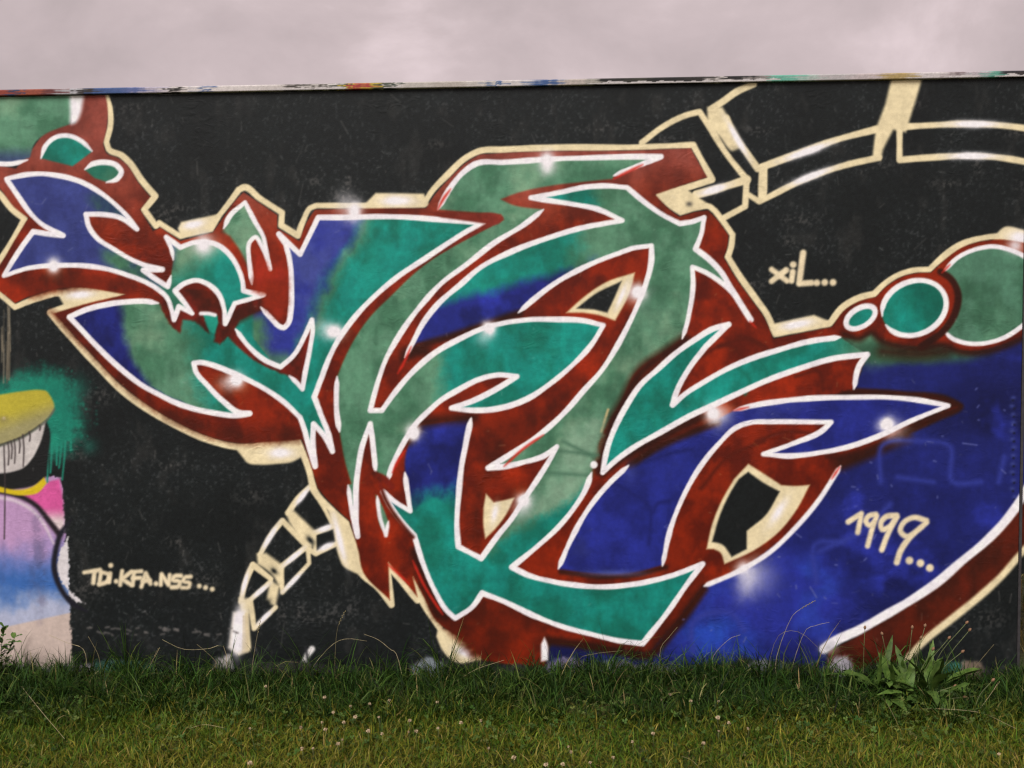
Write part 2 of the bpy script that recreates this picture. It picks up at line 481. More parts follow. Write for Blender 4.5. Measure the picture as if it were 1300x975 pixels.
for x, y0, y1, wd, v in ((44, 650, 742, 5, 0.5), (50, 655, 790, 4, 0.4), (55, 690, 765, 5, 0.4), (38, 700, 760, 3, 0.25), (4, 690, 740, 3, .25)):
    p = np.array([[x, y0], [x+1, (y0+y1)/2], [x, y1]]); wn, D = dist_line(p, wd/2, 14)
    comp(wn, smooth(0.5-D/6*0.5)*v*smooth(NC[wn[2]:wn[3], wn[0]:wn[1]]*2-0.3), np.array((82, 74, 104.)))
# green mist, lip, teeth
P_MIST = part('painted_mist')
poly('-60,492! 0,487 22,478 58,472 82,480 96,500 99,520 104,540 96,560 86,572 70,578 58,574 50,540! 10,520!', shade(np.array((26, 128, 106.)), np.array((22, 108, 92.)), np.array((34, 140, 118.)), 0.8), P_MIST, 17, grain=15)
for k in range(260):
    a_ = rng.uniform(0, 6.28); r_ = abs(rng.normal(0, 1)); x_ = 62+a_*0+math.cos(a_)*(34+16*r_); y_ = 528+math.sin(a_)*(40+14*r_)
    if y_ < 585 and x_ < 150: glow(x_, y_, rng.uniform(.8, 2.2), rng.uniform(.8, 2.2), (30, 120, 100), rng.uniform(.15, .5))
glow(113, 567, 12, 12, (28, 110, 94), 0.45); glow(100, 492, 14, 18, (28, 110, 94), 0.5)
for x, y0, y1, dx in ((61, 560, 612, -1), (66, 565, 600, -2), (72, 560, 590, 0), (78, 562, 594, -3), (83, 560, 609, -4), (90, 560, 571, 0), (57, 560, 585, 0)):
    stroke('%g,%g %g,%g %g,%g' % (x, y0, x+dx*0.4, (y0+y1)/2, x+dx, y1), 2.2, (30, 128, 108), P_MIST, 1.4)
P_MOUTH = part('painted_mouth')
poly('-70,560! 0,560 58,533! 63,545 62,575 58,606! 44,616 20,621 -70,622!', (26, 26, 27), P_MOUTH, 2)
P_TEETH = part('painted_teeth', P_MOUTH)
poly('-70,590! 0,566 33,553 58,534! 55,550 49,567 41,582 31,593 13,599.5 0,601 -70,602!', shade(np.array((198, 188, 186.)), np.array((172, 160, 160.)), np.array((212, 202, 200.)), .7), P_TEETH, 1.6)
P_LIP = part('painted_lip', P_MOUTH)
def cLIP(wn):
    s = np.s_[wn[2]:wn[3], wn[0]:wn[1]]
    c = mix(np.broadcast_to(np.array((176, 160, 54.)), XX[s].shape+(3,)).astype(np.float32), np.array((150, 140, 98.)), smooth((YY[s]-505-(55-XX[s])*0.35)/30))
    return c*(0.93+0.14*NB[s][..., None])
poly('-70,512! 0,501 26,497 52,495 58,496 64,503 69,517 68,522 60,531.5 45,543 31,552 0,564 -70,578!', cLIP, P_LIP, 1.8)
stroke('-70,580 0,566 31,554 45,545 60,533 69,520', 2.2, (86, 88, 78), P_LIP, 2)
poly('-70,612! 0,618 20,622 41,618 56,606! 59,613.6! 49,625 28,629 0,625 -70,622!', (206, 176, 30), P_LIP, 1.6)
dot(5, 531, 2, (222, 200, 150)); glow(4, 533, 10, 6, (128, 116, 84), 0.6)
for x, y0, y1 in ((5, 566, 684), (10, 562, 590), (14, 560, 582), (18, 558, 588), (24, 556, 575), (29, 552, 592), (37, 548, 560), (50, 540, 546)):
    stroke('%g,%g %g,%g %g,%g' % (x, y0, x+1.3, (y0*.6+y1*.4), x+0.5, y1), 1.7, (58, 48, 50), None, 1.3)
# bare scratched strip far left
for k in range(46):
    x = rng.uniform(-40, 15); y0 = rng.uniform(388, 440); y1 = y0+rng.uniform(15, 70)
    stroke('%g,%g %g,%g' % (x, y0, x+rng.normal(0, 1), min(y1, 486)), rng.uniform(0.7, 2.2), np.array((128, 116, 100.))*rng.uniform(0.5, 1.1), None, 1.5)

# ---- chain, upper right and lower left
P_CH = [part('painted_chain_link') for _ in range(6)]
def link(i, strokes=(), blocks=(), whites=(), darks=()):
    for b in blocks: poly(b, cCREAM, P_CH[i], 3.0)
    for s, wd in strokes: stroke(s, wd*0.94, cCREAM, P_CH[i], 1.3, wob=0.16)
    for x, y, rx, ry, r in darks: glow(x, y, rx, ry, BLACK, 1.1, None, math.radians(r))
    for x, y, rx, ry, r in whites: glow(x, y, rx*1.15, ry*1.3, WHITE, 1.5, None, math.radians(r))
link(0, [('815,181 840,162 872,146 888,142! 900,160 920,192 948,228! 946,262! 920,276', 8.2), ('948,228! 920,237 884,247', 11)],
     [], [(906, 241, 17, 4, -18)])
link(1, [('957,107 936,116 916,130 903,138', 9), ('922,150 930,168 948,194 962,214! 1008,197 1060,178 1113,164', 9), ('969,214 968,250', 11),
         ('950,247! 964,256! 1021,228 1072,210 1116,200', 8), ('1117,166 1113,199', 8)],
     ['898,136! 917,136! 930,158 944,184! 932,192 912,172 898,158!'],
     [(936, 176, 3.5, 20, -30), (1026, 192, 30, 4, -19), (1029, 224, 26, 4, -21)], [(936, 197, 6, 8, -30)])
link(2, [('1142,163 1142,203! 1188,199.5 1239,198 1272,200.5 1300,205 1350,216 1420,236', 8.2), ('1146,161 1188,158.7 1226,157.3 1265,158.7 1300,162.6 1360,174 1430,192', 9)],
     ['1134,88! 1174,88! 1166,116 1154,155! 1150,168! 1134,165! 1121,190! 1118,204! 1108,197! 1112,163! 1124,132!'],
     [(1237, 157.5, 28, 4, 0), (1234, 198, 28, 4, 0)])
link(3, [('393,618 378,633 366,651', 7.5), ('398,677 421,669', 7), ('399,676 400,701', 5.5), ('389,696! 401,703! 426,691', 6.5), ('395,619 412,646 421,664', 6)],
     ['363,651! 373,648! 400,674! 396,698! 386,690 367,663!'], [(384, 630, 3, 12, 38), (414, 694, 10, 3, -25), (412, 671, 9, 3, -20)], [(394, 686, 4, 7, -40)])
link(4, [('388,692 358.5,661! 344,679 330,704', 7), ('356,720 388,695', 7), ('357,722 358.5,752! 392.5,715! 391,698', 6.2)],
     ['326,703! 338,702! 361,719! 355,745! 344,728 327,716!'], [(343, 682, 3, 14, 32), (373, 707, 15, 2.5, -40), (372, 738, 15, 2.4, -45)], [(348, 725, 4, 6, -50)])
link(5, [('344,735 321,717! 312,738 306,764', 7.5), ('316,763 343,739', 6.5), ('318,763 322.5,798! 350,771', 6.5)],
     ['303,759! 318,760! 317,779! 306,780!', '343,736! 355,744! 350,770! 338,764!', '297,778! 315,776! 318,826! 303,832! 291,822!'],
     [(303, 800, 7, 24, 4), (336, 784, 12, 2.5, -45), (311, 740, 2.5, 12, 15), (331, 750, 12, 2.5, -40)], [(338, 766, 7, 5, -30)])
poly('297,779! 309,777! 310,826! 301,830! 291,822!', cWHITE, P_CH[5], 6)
stroke('313,780 316,822', 4.0, cCREAM, P_CH[5], 1.8)
for k in range(5): stroke('%g,%g %g,%g' % (309+k*1.6, 782, 308+k*1.7, 828), 0.8, (200, 180, 150), None, 1.6)
P_DRIP = part('painted_splash')
stroke('396,824 390,832 385,845', 8, (222, 214, 214), P_DRIP, 2.0)
stroke('388,822 391,838', 3.0, (40, 40, 44), None, 2.5)

# ---- cream keyline and blocks
P_KEY = part('painted_keyline')
KEY_TOP = ('133,118! 140,141 140,160 135,180! 138.5,190 154,197 164,206 180,229 197,249! 183,266! 198,287! 202,283! 216,292 229,300! 268,290! '
           '278,274! 292,256 303,241! 309,238 330,252 358,270! 357,286! 378,299! 386,278 394,264 402,261! 440,261 538,260! 546,246 568,222 592,200 608,192 640,190 696,187.6 '
           '800,187 880,184! 892,206 904,228! 872,238 836,247! 852,262 864,270! 888,263 900,262 908,268! 918,281 930,298! 928,314 924,326! 936,346 960,380 974,400 '
           '984,424! 1054,410! 1070,390 1091,378 1110,373! 1122,361 1143,348 1161,343 1180,342! 1195,328 1221,310 1248,302 1263,300 1300,303 1360,318 1420,345')
stroke(KEY_TOP, 7.8, cCREAM, P_KEY, 1.1, wob=0.16)
stroke('-30,225 0,247 15,265 31,278! 15,306 0,330 -20,360! 0,374 19,390! 38,382 69,372! 110,372 159,370! 110,384 82,390! 64,397! 90,428 120.5,461 154,495 185,518 220,538.5 260,557 300,567 340,564 379,561! '
       '392,596 400,624 420,646 440,664! 454,706 458,726 480,747 497,768! 492,717! 530,762! 524,735! 526,740 540,770 558,797', 7.6, cCREAM, P_KEY, 1.1, wob=0.16)
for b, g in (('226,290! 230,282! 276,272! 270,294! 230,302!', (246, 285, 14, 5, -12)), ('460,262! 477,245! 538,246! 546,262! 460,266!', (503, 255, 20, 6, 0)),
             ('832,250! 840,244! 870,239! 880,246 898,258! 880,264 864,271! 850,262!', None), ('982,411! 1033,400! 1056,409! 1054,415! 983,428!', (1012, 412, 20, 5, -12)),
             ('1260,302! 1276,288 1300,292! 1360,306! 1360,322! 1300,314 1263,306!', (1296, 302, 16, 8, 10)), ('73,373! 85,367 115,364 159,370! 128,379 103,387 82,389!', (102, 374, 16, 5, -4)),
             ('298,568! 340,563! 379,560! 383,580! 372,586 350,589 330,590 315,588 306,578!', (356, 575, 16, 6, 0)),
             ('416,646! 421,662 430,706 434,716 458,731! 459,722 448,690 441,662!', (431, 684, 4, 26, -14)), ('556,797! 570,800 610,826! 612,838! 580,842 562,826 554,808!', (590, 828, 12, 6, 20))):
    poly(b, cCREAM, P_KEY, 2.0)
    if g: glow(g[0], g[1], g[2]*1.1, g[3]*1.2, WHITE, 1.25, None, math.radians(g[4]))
glow(875, 259, 5, 3.5, (90, 84, 76), 1.0)

# ---- red backing
P_RED = part('painted_backing')
RED_POLY = ('100,115! 133,115! 137,141 136,160 131,182! 135,194 151,201 161,209 176,232 191,250! 178,266! 194,293! 204,289! 229,306! 270,295! 282,278! 295,259 309,244! 327,256 352,273! 352,290! 380,306! 390,281 400,266! '
            '440,265 541,264! 550,250 572,225 595,204 609,196! 640,194 696,192 800,191 877,188! 888,208 898,225! 870,234 832,247! 848,264 862,275! 888,268 899,267! 914,283 925,299! 923,315 919,327! 931,348 956,383 970,403 '
            '982,430! 1056,415! 1072,394 1092,382 1112,377! 1124,365 1144,352 1162,347 1182,346! 1197,332 1222,314 1248,306 1264,304 1300,308 1360,324 1420,350! 1420,400! 1300,428 1274,438 1248,445 1221,445 1195,437! 1174,440 1143,438 1117,430 1106,422! '
            '1091,429 1068,428! 1101,452! 1084,494! 1143,498 1208,507 1221,514 1216,524! 1169,543 1110,570 1067,592! 1038,637 1010,670 976,702 940,724 892,745! 841,813 821,829! 795,825 737,816 697,812! 690,850! 612,838! 605,826 571,802! 552,786 540,762 524,732! 530,758! 493,714! 495,762! '
            '460,724 455,700 444,662! 424,643 403,620! 395,592 383,558! 340,561 300,562 260,552 220,533 188,514 158,491 124,457 94,425 68,398! 84,393 108,386 159,374! 110,366 70,366 38,376 19,385! 0,370 -18,358! 4,330 18,306 36,277! 18,263 0,240 -30,218! -30,205! 20,214! 40,190 60,166 96,156!')
def cRED_VEIL(wn):
    # upper red painted paler for the sky's glare, patchily; thin is the veil weight
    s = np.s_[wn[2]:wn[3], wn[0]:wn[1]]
    thin = smooth((330-YY[s]+(NA[s]-.5)*90)/150)*(0.75+0.35*NB[s])  # weight of the painted sky glare
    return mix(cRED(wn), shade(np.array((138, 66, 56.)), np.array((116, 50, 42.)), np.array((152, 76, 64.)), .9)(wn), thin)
poly(RED_POLY, cRED_VEIL, P_RED, 1.4)
# darker passes in the red: lower part of the piece and behind the right arm
for b, so in (('64,396! 90,424 124,457 158,491 190,516 240,545 300,562 379,560! 372,545 300,545 230,525 170,490 120,440 90,405!', 9),
              ('560,790! 620,760 700,790 760,812 830,828! 860,790 900,740! 890,720 840,780 815,822! 700,800 690,845! 600,835!', 8),
              ('530,690! 545,730 575,785! 560,790 536,750 520,700!', 6), ('1067,592! 1110,570 1169,543 1221,514! 1190,510 1140,552 1090,572 1050,580!', 7),
              ('1084,494! 1143,498 1221,514! 1200,516 1140,506 1080,505 1040,506!', 3), ('620,560! 600,640 596,690! 606,700 612,640 640,590 680,545 740,480 690,520 640,535 600,540!', 10),
              ('790,440! 770,480 735,520! 750,490 775,450 796,410 806,395!', 5), ('8,352! 60,345 130,348 190,368 210,385! 180,372 110,365 40,378!', 8)):
    poly(b, cRED_D if so >= 8 else cDK, None, so, grain=4)
# sprayed arcs of shading on the red behind the right arm
for s in ('884,455 925,438 955,470', '912,440 950,430 985,462', '940,428 972,440 985,455', '1010,478 1040,472 1045,495', '960,560 1000,548 1040,552', '890,620 925,580 970,560'):
    stroke(s, 3.5, RED*0.62, None, 4)

# ---- right-hand blue field and far curve
P_FIELD = part('painted_field')
gBLUE = grad([('lin', cSAGE, (1110, 478), (1100, 440)), ('blob', shade(SAGE2*0.85, SAGE2*0.6, SAGE2, .7), (1150, 448), 90, 14, 0), ('blob', shade(BLUE*1.08, BLUE, np.array((40, 62, 158.)), 1.0), (985, 760), 100, 60, 0), ('blob', shade(np.array((34, 62, 160.)), BLUE, np.array((44, 82, 176.)), 1.0), (905, 815), 52, 30, 0)], shade(BLUE*0.78, BLUE2*0.70, BLUE*1.12, 1.1, NF, NA))
poly('1068,428! 1101,450! 1084,494! 1143,498 1208,507 1222,515! 1169,543 1110,570 1067,592! 1038,637 994,684 940,724 893,745! 852,798 824,830! 760,826 700,812! 694,860! 1045,860! 1055,816 1092,798 1122,781 1162,758 1191,738 1221,712 1249,689 1272,666 1296,634! '
     '1420,540! 1420,396! 1300,428 1274,438 1248,446 1221,446 1195,438! 1174,441 1143,439 1117,431 1106,423! 1091,430!', gBLUE, P_FIELD, 3.0, grain=3)
# dark red spill over the field edges
for s, wd, so in (('1085,496 1143,500 1208,509 1219,515 1190,531 1150,549', 7, 3.5), ('1067,590 1100,577 1150,555', 13, 8), ('1072,424 1090,430 1106,422 1118,432 1143,440 1172,443 1196,438 1221,447 1248,447 1276,439 1310,424', 7, 6), ('893,748 854,800 822,832 790,828 735,818 697,813', 11, 5), ('1120,446 1170,450 1200,446', 8, 12)):
    stroke(s, wd, cDK, None, so)
# faint older letters under the blue
for s in ('1118,612 1120,566 1170,560 1205,566 1210,612 1245,612', '1140,606 1185,612', '1275,580 1268,612', '1040,700 1100,670 1130,640', '1036,740 1036,690 1070,688', '880,830 880,790 930,780 945,800'):
    stroke(s, 5, np.array((46, 54, 140.)), None, 5)
for k in range(70):
    x, y = rng.uniform(860, 1290), rng.uniform(480, 835)
    if IDM[int(y)-CY0, int(x)-CX0] != P_FIELD: continue
    L = rng.exponential(4)+1; a = rng.normal(0.2, 0.9)
    stroke('%g,%g %g,%g' % (x, y, x+L*math.cos(a), y+L*math.sin(a)), 0.9, (96, 100, 160), None, 1.8)
for k in range(13):
    glow(1286+rng.normal(0, 1.0), 505+k*10.5, 4, 3.2, (58, 66, 132), 0.8); glow(1287+rng.normal(0, .6), 508+k*10.5, 2.0, 1.8, (16, 18, 40), 1.0)
P_CURVE = part('painted_curve')
poly('1052,826! 1092,806 1122,788 1162,764 1191,744 1221,718 1249,695 1272,672 1300,640! 1420,500! 1420,590! 1300,702 1272,731 1245,756 1208,786 1175,812 1146,842! 1120,870! 1050,850!', shade(np.array((82, 24, 10.)), np.array((52, 18, 9.)), np.array((104, 28, 12.)), .9), P_CURVE, 2)
P_CURVE_O = part('painted_outline', P_CURVE)
stroke('1046,824 1055,817 1092,799 1122,782 1162,758.5 1191,738.5 1221,712.5 1249,689.5 1272,666.5 1294,638 1310,614 1360,560 1430,480', 11, cWHITE, P_CURVE_O, 1.8)
glow(1052, 822, 12, 10, (190, 184, 192), 0.8, None, 0.0)
stroke('1146,842 1175,812.5 1208,786 1245,756 1272,731 1294,706 1312,690 1360,650 1430,580', 9, cCREAM, P_CURVE_O, 2.6)

# ---- bubbles
def bubble(fill, color, outline, wd=6.5, extra=None, name='painted_bubble', soft=1.6, taper=12):
    p = part(name); poly(fill, color, p, soft)
    o = part('painted_outline', p)
    for s in outline: stroke(s, wd*0.95, cWHITE, o, 1.0, taper=taper)
    return p
gB1 = grad([('lin', shade(np.array((72, 92, 112.)), BLUE2, BLUEL, .6), (0, 182), (0, 204))], cSAGE)
bubble('-80,100! 95,100! 93,140 88,158! 74,163 58,170 44,182 38,200! 15,208 -20,208 -80,190!', gB1, ['-80,190 -30,208 0,208 15,208 35,203'], 6)
pb = part('painted_outline', None)
poly('88,112! 108,112! 105,132 102.6,144 96,156 91,158 89,141!', cWHITE, pb, 4)
gB2 = grad([('lin', shade(TEAL2, TEAL2*.8, SAGE2, .7), (88, 196), (70, 210))], cTEAL)
bubble('52,201! 58,185 69,175 85,172 103,179 117,192! 103,203 92,211! 72,206!', gB2, ['52,201 58,185 69,175 85,172 103,179 117,192'], 6.5)
bubble('108,216! 117,209 133,206 149,211 154,218 149,227 135,231! 120,226!', shade(SAGE2, TEAL2, SAGE, .8), ['108,215 117,208.5 133,206 148,210 154,218.5 149,227 135,231.5'], 7)
def ell(cx, cy, a, b, rot, a0=0, a1=360, n=28):
    r = math.radians(rot); o = []
    for k in range(n+1):
        t = math.radians(a0+(a1-a0)*k/n)
        x, y = a*math.cos(t), b*math.sin(t)
        o.append('%g,%g' % (cx+x*math.cos(r)-y*math.sin(r), cy+x*math.sin(r)+y*math.cos(r)))
    return ' '.join(o)
bubble('1198,345! 1216,327 1237,317 1261,313 1287,319 1310,332 1330,372! 1310,404 1274,429 1248,436 1227,436 1208,429 1196,417! 1212,396 1216,372 1206,352!', shade(np.array((76, 118, 96.)), SAGE2*0.86, SAGE, 1.0),
       ['1197,346 1216,327 1237,317 1261,313 1287,319 1310,332 1330,360', '1197,418 1208,429 1227,435.6 1248,436 1274,429 1300,412 1322,390'], 6)
stroke('1194,345 1206,353 1216,372 1213,396 1198,420 1170,440', 9, cDK, P_RED, 2.0)
bubble(ell(1160.5, 391, 42, 33.5, -24, 0, 353), grad([('lin', shade(TEAL2*.92, TEAL2*.7, TEAL, .7), (1160, 410), (1190, 380))], cTEAL), [ell(1160.5, 391, 42, 33.5, -24, -168, 172)], 7)
bubble(ell(1092.6, 403, 20.5, 11.5, -31, 0, 353), cTEAL, [ell(1092.6, 403, 20.5, 11.5, -31, 0, 358)], 6.8, taper=0)
glow(1289, 312, 13, 11, (226, 216, 224), 0.9)

# ---- letters
def letter(s, color, wd=7.0, taper=9.0, soft=1.8, grain=0.0):
    p = part('painted_letter'); pts, pen = poly(s, color, p, soft, grain=grain)
    return p, pts, pen
def outline(p, pts, pen, wd=7.0, taper=9.0):
    o = part('painted_outline', p)
    stroke('', wd*0.93, cWHITE, o, 0.9, taper=taper, closed=True, pts=pts, pen=pen, wob=0.16)

# long leaf on the left running into the broad arrow
def g3(wn):
    s = np.s_[wn[2]:wn[3], wn[0]:wn[1]]; X, Y = XX[s], YY[s]; wob = (NB[s]-.5)*22+(NC[s]-.5)*8
    c = cSAGE(wn)
    c = mix(c, cTEAL(wn), smooth((X-222+wob*1.5-(Y-440)*0.25)/50))
    bx_ = np.interp(Y, (380, 423, 454, 490, 508, 530), (150, 158, 166, 190, 226, 270))
    c = mix(c, cBLUE_D(wn)*1.05, smooth(0.5-(X-bx_+wob*0.5)/14))
    # the broad arrow: blue along its left, teal to the right
    ax = np.interp(Y, (270, 290, 320, 344, 388, 410, 430, 460), (460, 452, 436, 418, 398, 390, 380, 368))
    arrow = np.where(Y < 430, smooth((X-318)/6), smooth((X-300)/6))*np.where(X < 366, Y < 474, 1.0)*smooth((486-Y)/12)
    d = X-ax+wob
    ca = mix(cTEAL(wn), cSAGE(wn)*0.95, 0.75*np.exp(-((d-8)/10)**2))
    ca = mix(ca, shade(np.array((62, 70, 142.)), BLUE, BLUEL, .9)(wn), smooth(0.5-d/26))
    low = smooth((Y-392)/20); left = smooth((352-X+wob)/22)
    ca = mix(ca, cSAGE(wn), low*left); ca = mix(ca, cSAGE(wn), smooth((Y-440)/16)*smooth((372-X)/10)*.8)
    return mix(c, ca, arrow*(Y-474 < (X-356)*1.3))
S3 = ('354,297! 381,323! 404,276! 440,276 480,275 520,276 560,279 616,283! 596,292 570,308 540,328 504,352 480,372 456,396 440,416 428,434 418,454 408,480 399,504! 408,528 417,551 422,573! 412,554 398,538! 397,556 400,592! 392,566 386,544 381,530! '
      '360,510 340,496 314,482 292,472 268,463 254,460 246,461! 248,470 264,490 284,510 304,524 317,525! 300,527.6 276,525 250,520 220,510 200,500 180,489 167,479.5 144,460 120.5,437 100,415 88,402.5! 108,393.6 133,387 164,383 185,382.5 201,385| '
      '222,383! 290,388! 331,390+ 346,406 354,414 360,416 366,410 369,395 370,380 370,360 368,332 363,310!')
l3 = letter(S3, g3)
# star shadow and the red wedge under the U
cSH = shade(np.array((112, 26, 14.)), DKRED, RED, 1.0)
poly('201,384! 212,405 220,417! 229,423! 232,406! 246,408 265,423! 258,398! 276,402! 272,434! 279,438! 289,428! 308,446 332,463 354,473 368,478! 384,494! 391,460 396,420 396,406! 372,452! 356,467! 336,457 316,440 299,418! 304,406! 334,392! 330,370! 215,366!', cSH, P_RED, 2.2, grain=2)
stroke('300,406 316,398 332,390', 7, cSH, None, 7)
o3 = part('painted_outline', l3[0])
stroke('', 6.7, cWHITE, o3, 0.9, taper=9, closed=True, pts=l3[1], pen=l3[2])
stroke('299,418 316,440 336,457 356,466! 372,452 388,424 396,406! 397,418 394,440 388,470 384,494! 377,486 367,477', 6.2, cWHITE, o3, 0.9, taper=8)
poly('258,398! 275,400! 277,410! 272,424! 266,420!', shade(np.array((30, 150, 130.)), TEAL2, TEAL, .4), l3[0], 1.6)
stroke('255,398 264,398 273,400', 4.5, cWHITE, o3, 1.4)

# blue horn joined to the star
g1 = grad([('blob', shade(SAGE2, BLUE2, SAGE, .8), (140, 262), 26, 12, 25), ('blob', shade(SAGE2, BLUE2, SAGE, .9), (166, 340), 40, 12, 28), ('lin', cSAGE, (196, 355), (214, 362)), ('lin', cTEAL, (244, 318), (268, 350)), ('blob', shade(SAGE2, TEAL2, SAGE, .6), (222, 384), 12, 20, 0)], shade(np.array((56, 64, 128.)), np.array((44, 50, 108.)), np.array((70, 76, 136.)), .9))
S1 = ('8,227! 26,223 51,220.5 74,223 103,231 128,245 149,262 162,275 174,291! 154,277 128,272 109,272! 113,288 123,302 144,316 167,329.5 190,338.5 206,342! 182,343! 195,352.5 213,364! 217,350| 220,330+ 218,318 211,301! 229,314! 246,308 260,307 276,311 292,324 302,340 308,358 309,369! 320,372 335,374! 316,380 298,385! 286,411! '
      '284,390 278,374 266,362 250,356 234,360 222,369! 234,384 244,398! 227,389! 221,406! 218,394 212,378 200,367 180,356 164,350 133,341 103,337 72,337 38,340 5,350! 15,333 28,313 42,294! 62,297 80,299! 51,283 38,270 23,249!')
l1 = letter(S1, g1); outline(*l1, 6.6)
# small arch
S2 = '280,295| 284,290+ 292,274 311,257! 324,282 334,300 338,318 343,342! 339,328 332,312 324,301 318,306 316,328 318,344 320,361| 314,342 304,318 292,300!'
l2 = letter(S2, grad([('lin', cSH, (308, 326), (294, 334)), ('lin', cSH, (292, 298), (284, 304))], cSAGE), soft=3); outline(*l2, 6.4)
# bright inside of the tongue
poly('326,320! 336,332 346,345 352,330 358,330 364,350 365,385 360,408! 346,400 335,388! 337,375! 322,370! 322,345!', shade(np.array((150, 36, 20.)), RED, REDB, .9), P_RED, 6, grain=4)

# the large swinging letter in front
def g6b(wn):
    s = np.s_[wn[2]:wn[3], wn[0]:wn[1]]; X, Y = XX[s], YY[s]; wob = (NB[s]-.5)*30+(NC[s]-.5)*8
    c = cSAGE(wn)*0.97; teal = cTEAL(wn); blue = cBLUE_D(wn)*1.12
    up = Y < 480
    tip = smooth((772-X+wob)/26)*(Y < 284)*smooth((284-Y)/6+1)
    c = mix(c, teal, tip*(X > 660))
    band = up & (Y > 262+(X < 800)*0) & (X < 790)
    k = (Y+0.30*(X-690)+wob*0.55)
    sw = smooth((752-X+wob)/44)*band*(Y+0.33*(X-790) > 262)
    c = mix(c, teal, sw)
    c = mix(c, blue, smooth((k-340)/20)*smooth((758-X+wob)/30)*band)
    # lower half: teal takes over from sage, the column starts blue
    low = smooth((Y+0.667*(X-748)-604+wob*0.8)/22)*(Y > 560)*(X >= 604)
    c = mix(c, teal, low)
    colm = (X < 604) & (Y > 500)
    t2 = smooth((Y-610+wob*1.2+(X-560)*0.12)/34)
    cc = mix(blue*0.98, teal, t2)
    c = np.where(colm[..., None], cc, c)
    return mix(c, cTEAL(wn)*0.95, smooth((Y-716)/10))
S6 = ('674,251! 712,244 740,238 770,236 796,238! 820,258 840,272 863,284! 880,281 894,276! 890,298 883,316! 900,329 916,346 928,366 938,382 953,406! 940,386 932,374 912,356 892,344 879,339! 880,360 876,392 871,415 866,430| 840,449 822,460 806,474 794,498 782,522 770,540 762,560 755,590! '
      '751,600+ 744,620 728,646 708,670 684,692 650,720! 670,730 700,738 723,742 766,745 809,741 852,731 892,716! 875,738 847,778 816,817! 789,814 752,805.5 714,795.5 680,782.6 636,762 612,753! 600,770 578,785! 568,776 552,750 538,718 526,680! 508,660 494,640 486,624! 500,636 521,649! 518,630 514,600| 514,584 519,564 534,540! 560,536 '
      '598,531+ 592,560 586,592 582,630 580,670 582,694! 611,709! 632,680 650,658 664,636 684,606 700,580 707,567! 692,578 664,587 642,592 620,594! 646,578 674,560 704,536 722,518 740,497 764,470 782,442 796,416 810,386 820,360 827,330 827,312! 804,315 784,322 760,331 736,342 704,360 680,378 658,397| 630,407 600,416 560,432 530,436! 514,454+ 524,435 536,412 556,386 586,360 608,341 648,320 696,302 740,289 766,284 790,280! 760,266 720,258!')
l6 = letter(S6, g6b, soft=2.2)
# dark passes along its right side and tops
for s, wd, so in (('870,432 838,454 818,468 806,484 794,508 780,534 768,562 760,592', 15, 8), ('530,536 560,533 600,530', 12, 9), ('519,560 530,545', 10, 7), ('512,456 534,440 570,428 612,414 660,398', 9, 5), ('516,448 524,446 540,446', 14, 8)):
    stroke(s, wd, cDK, None, so)
stroke('772,520 763,548', 2.4, (214, 178, 128), None, 2.0)
# reworked lighter patch near the hand-over from sage to teal
poly('722,540! 762,532 752,588 738,620 700,650 676,655! 690,615 714,575!', shade(np.array((118, 150, 126.)), SAGE, np.array((136, 164, 140.)), .9), None, 10, grain=8)
for s in ('708,572 760,578', '690,600 750,604', '714,560 754,580'): stroke(s, 3, SAGE*0.8, None, 4)
outline(*l6, 7.2)

# sage diagonal with the teal leaf
def g4(wn):
    s = np.s_[wn[2]:wn[3], wn[0]:wn[1]]; X, Y = XX[s], YY[s]; wob = (NB[s]-.5)*34+(NC[s]-.5)*8
    t = smooth((X-556+wob)/28)*smooth((Y-392)/6)
    return mix(cSAGE(wn), cTEAL(wn), t)
S4 = ('556,266+ 572,238 588,219 604,208 640,206 700,202 760,200 800,199 839,199! 816,208 779,223| 778,227! 740,231 704,235 648,248 636,253! 648,259 690,266+ 664,286 628,308 592,336 560,360 536,386 516,412 502,434 490,456 480,484 470,521! 485,521! 500,500 524,472 552,448 584,430 616,416 640,410 670,406 704,405.5 740,407 766,413! 752,436 724,466 700,486 670,506 640,517 600,521 573,518! 600,509 630,494 656,478! '
      '632,476 610,481 580,496 560,508 544,522 528,538 516,556 504,578 496,596 492,612| 487,606! 477,600+ 473,560 470,538! 460,566 455,592 452,620 452,650 454,681! 448,656 442,616| 446,614! 438,586 431,548+ 428,528 427,500 428,478| 436,458 448,434 470,402 496,376 532,342 570,316 600,300 628,285 640,279! 636,272!')
l4 = letter(S4, g4, soft=1.8)
poly('538,268! 600,271 632,272 639,276 636,282 625,287 596,301 560,322! 590,300 616,284! 560,276!', shade(np.array((130, 44, 34.)), RED2, RED, .6), P_RED, 1.8)
outline(*l4, 7.2)
# red wedge below the diagonal
stroke('476,602 488,608 497,618', 8, cSH, None, 2)
P_SLIV = part('painted_letter')
poly('477,628! 484,640 493,662! 490,678! 483,668 479,645!', cSAGE, P_SLIV, 1.6)
o = part('painted_outline', P_SLIV); stroke('479,630 482,655 490,680! 493,662', 4.6, cWHITE, o, 1.4, taper=6)
stroke('482,610 486,626 496,646 512,668 524,682', 5, cSH, None, 2.5)

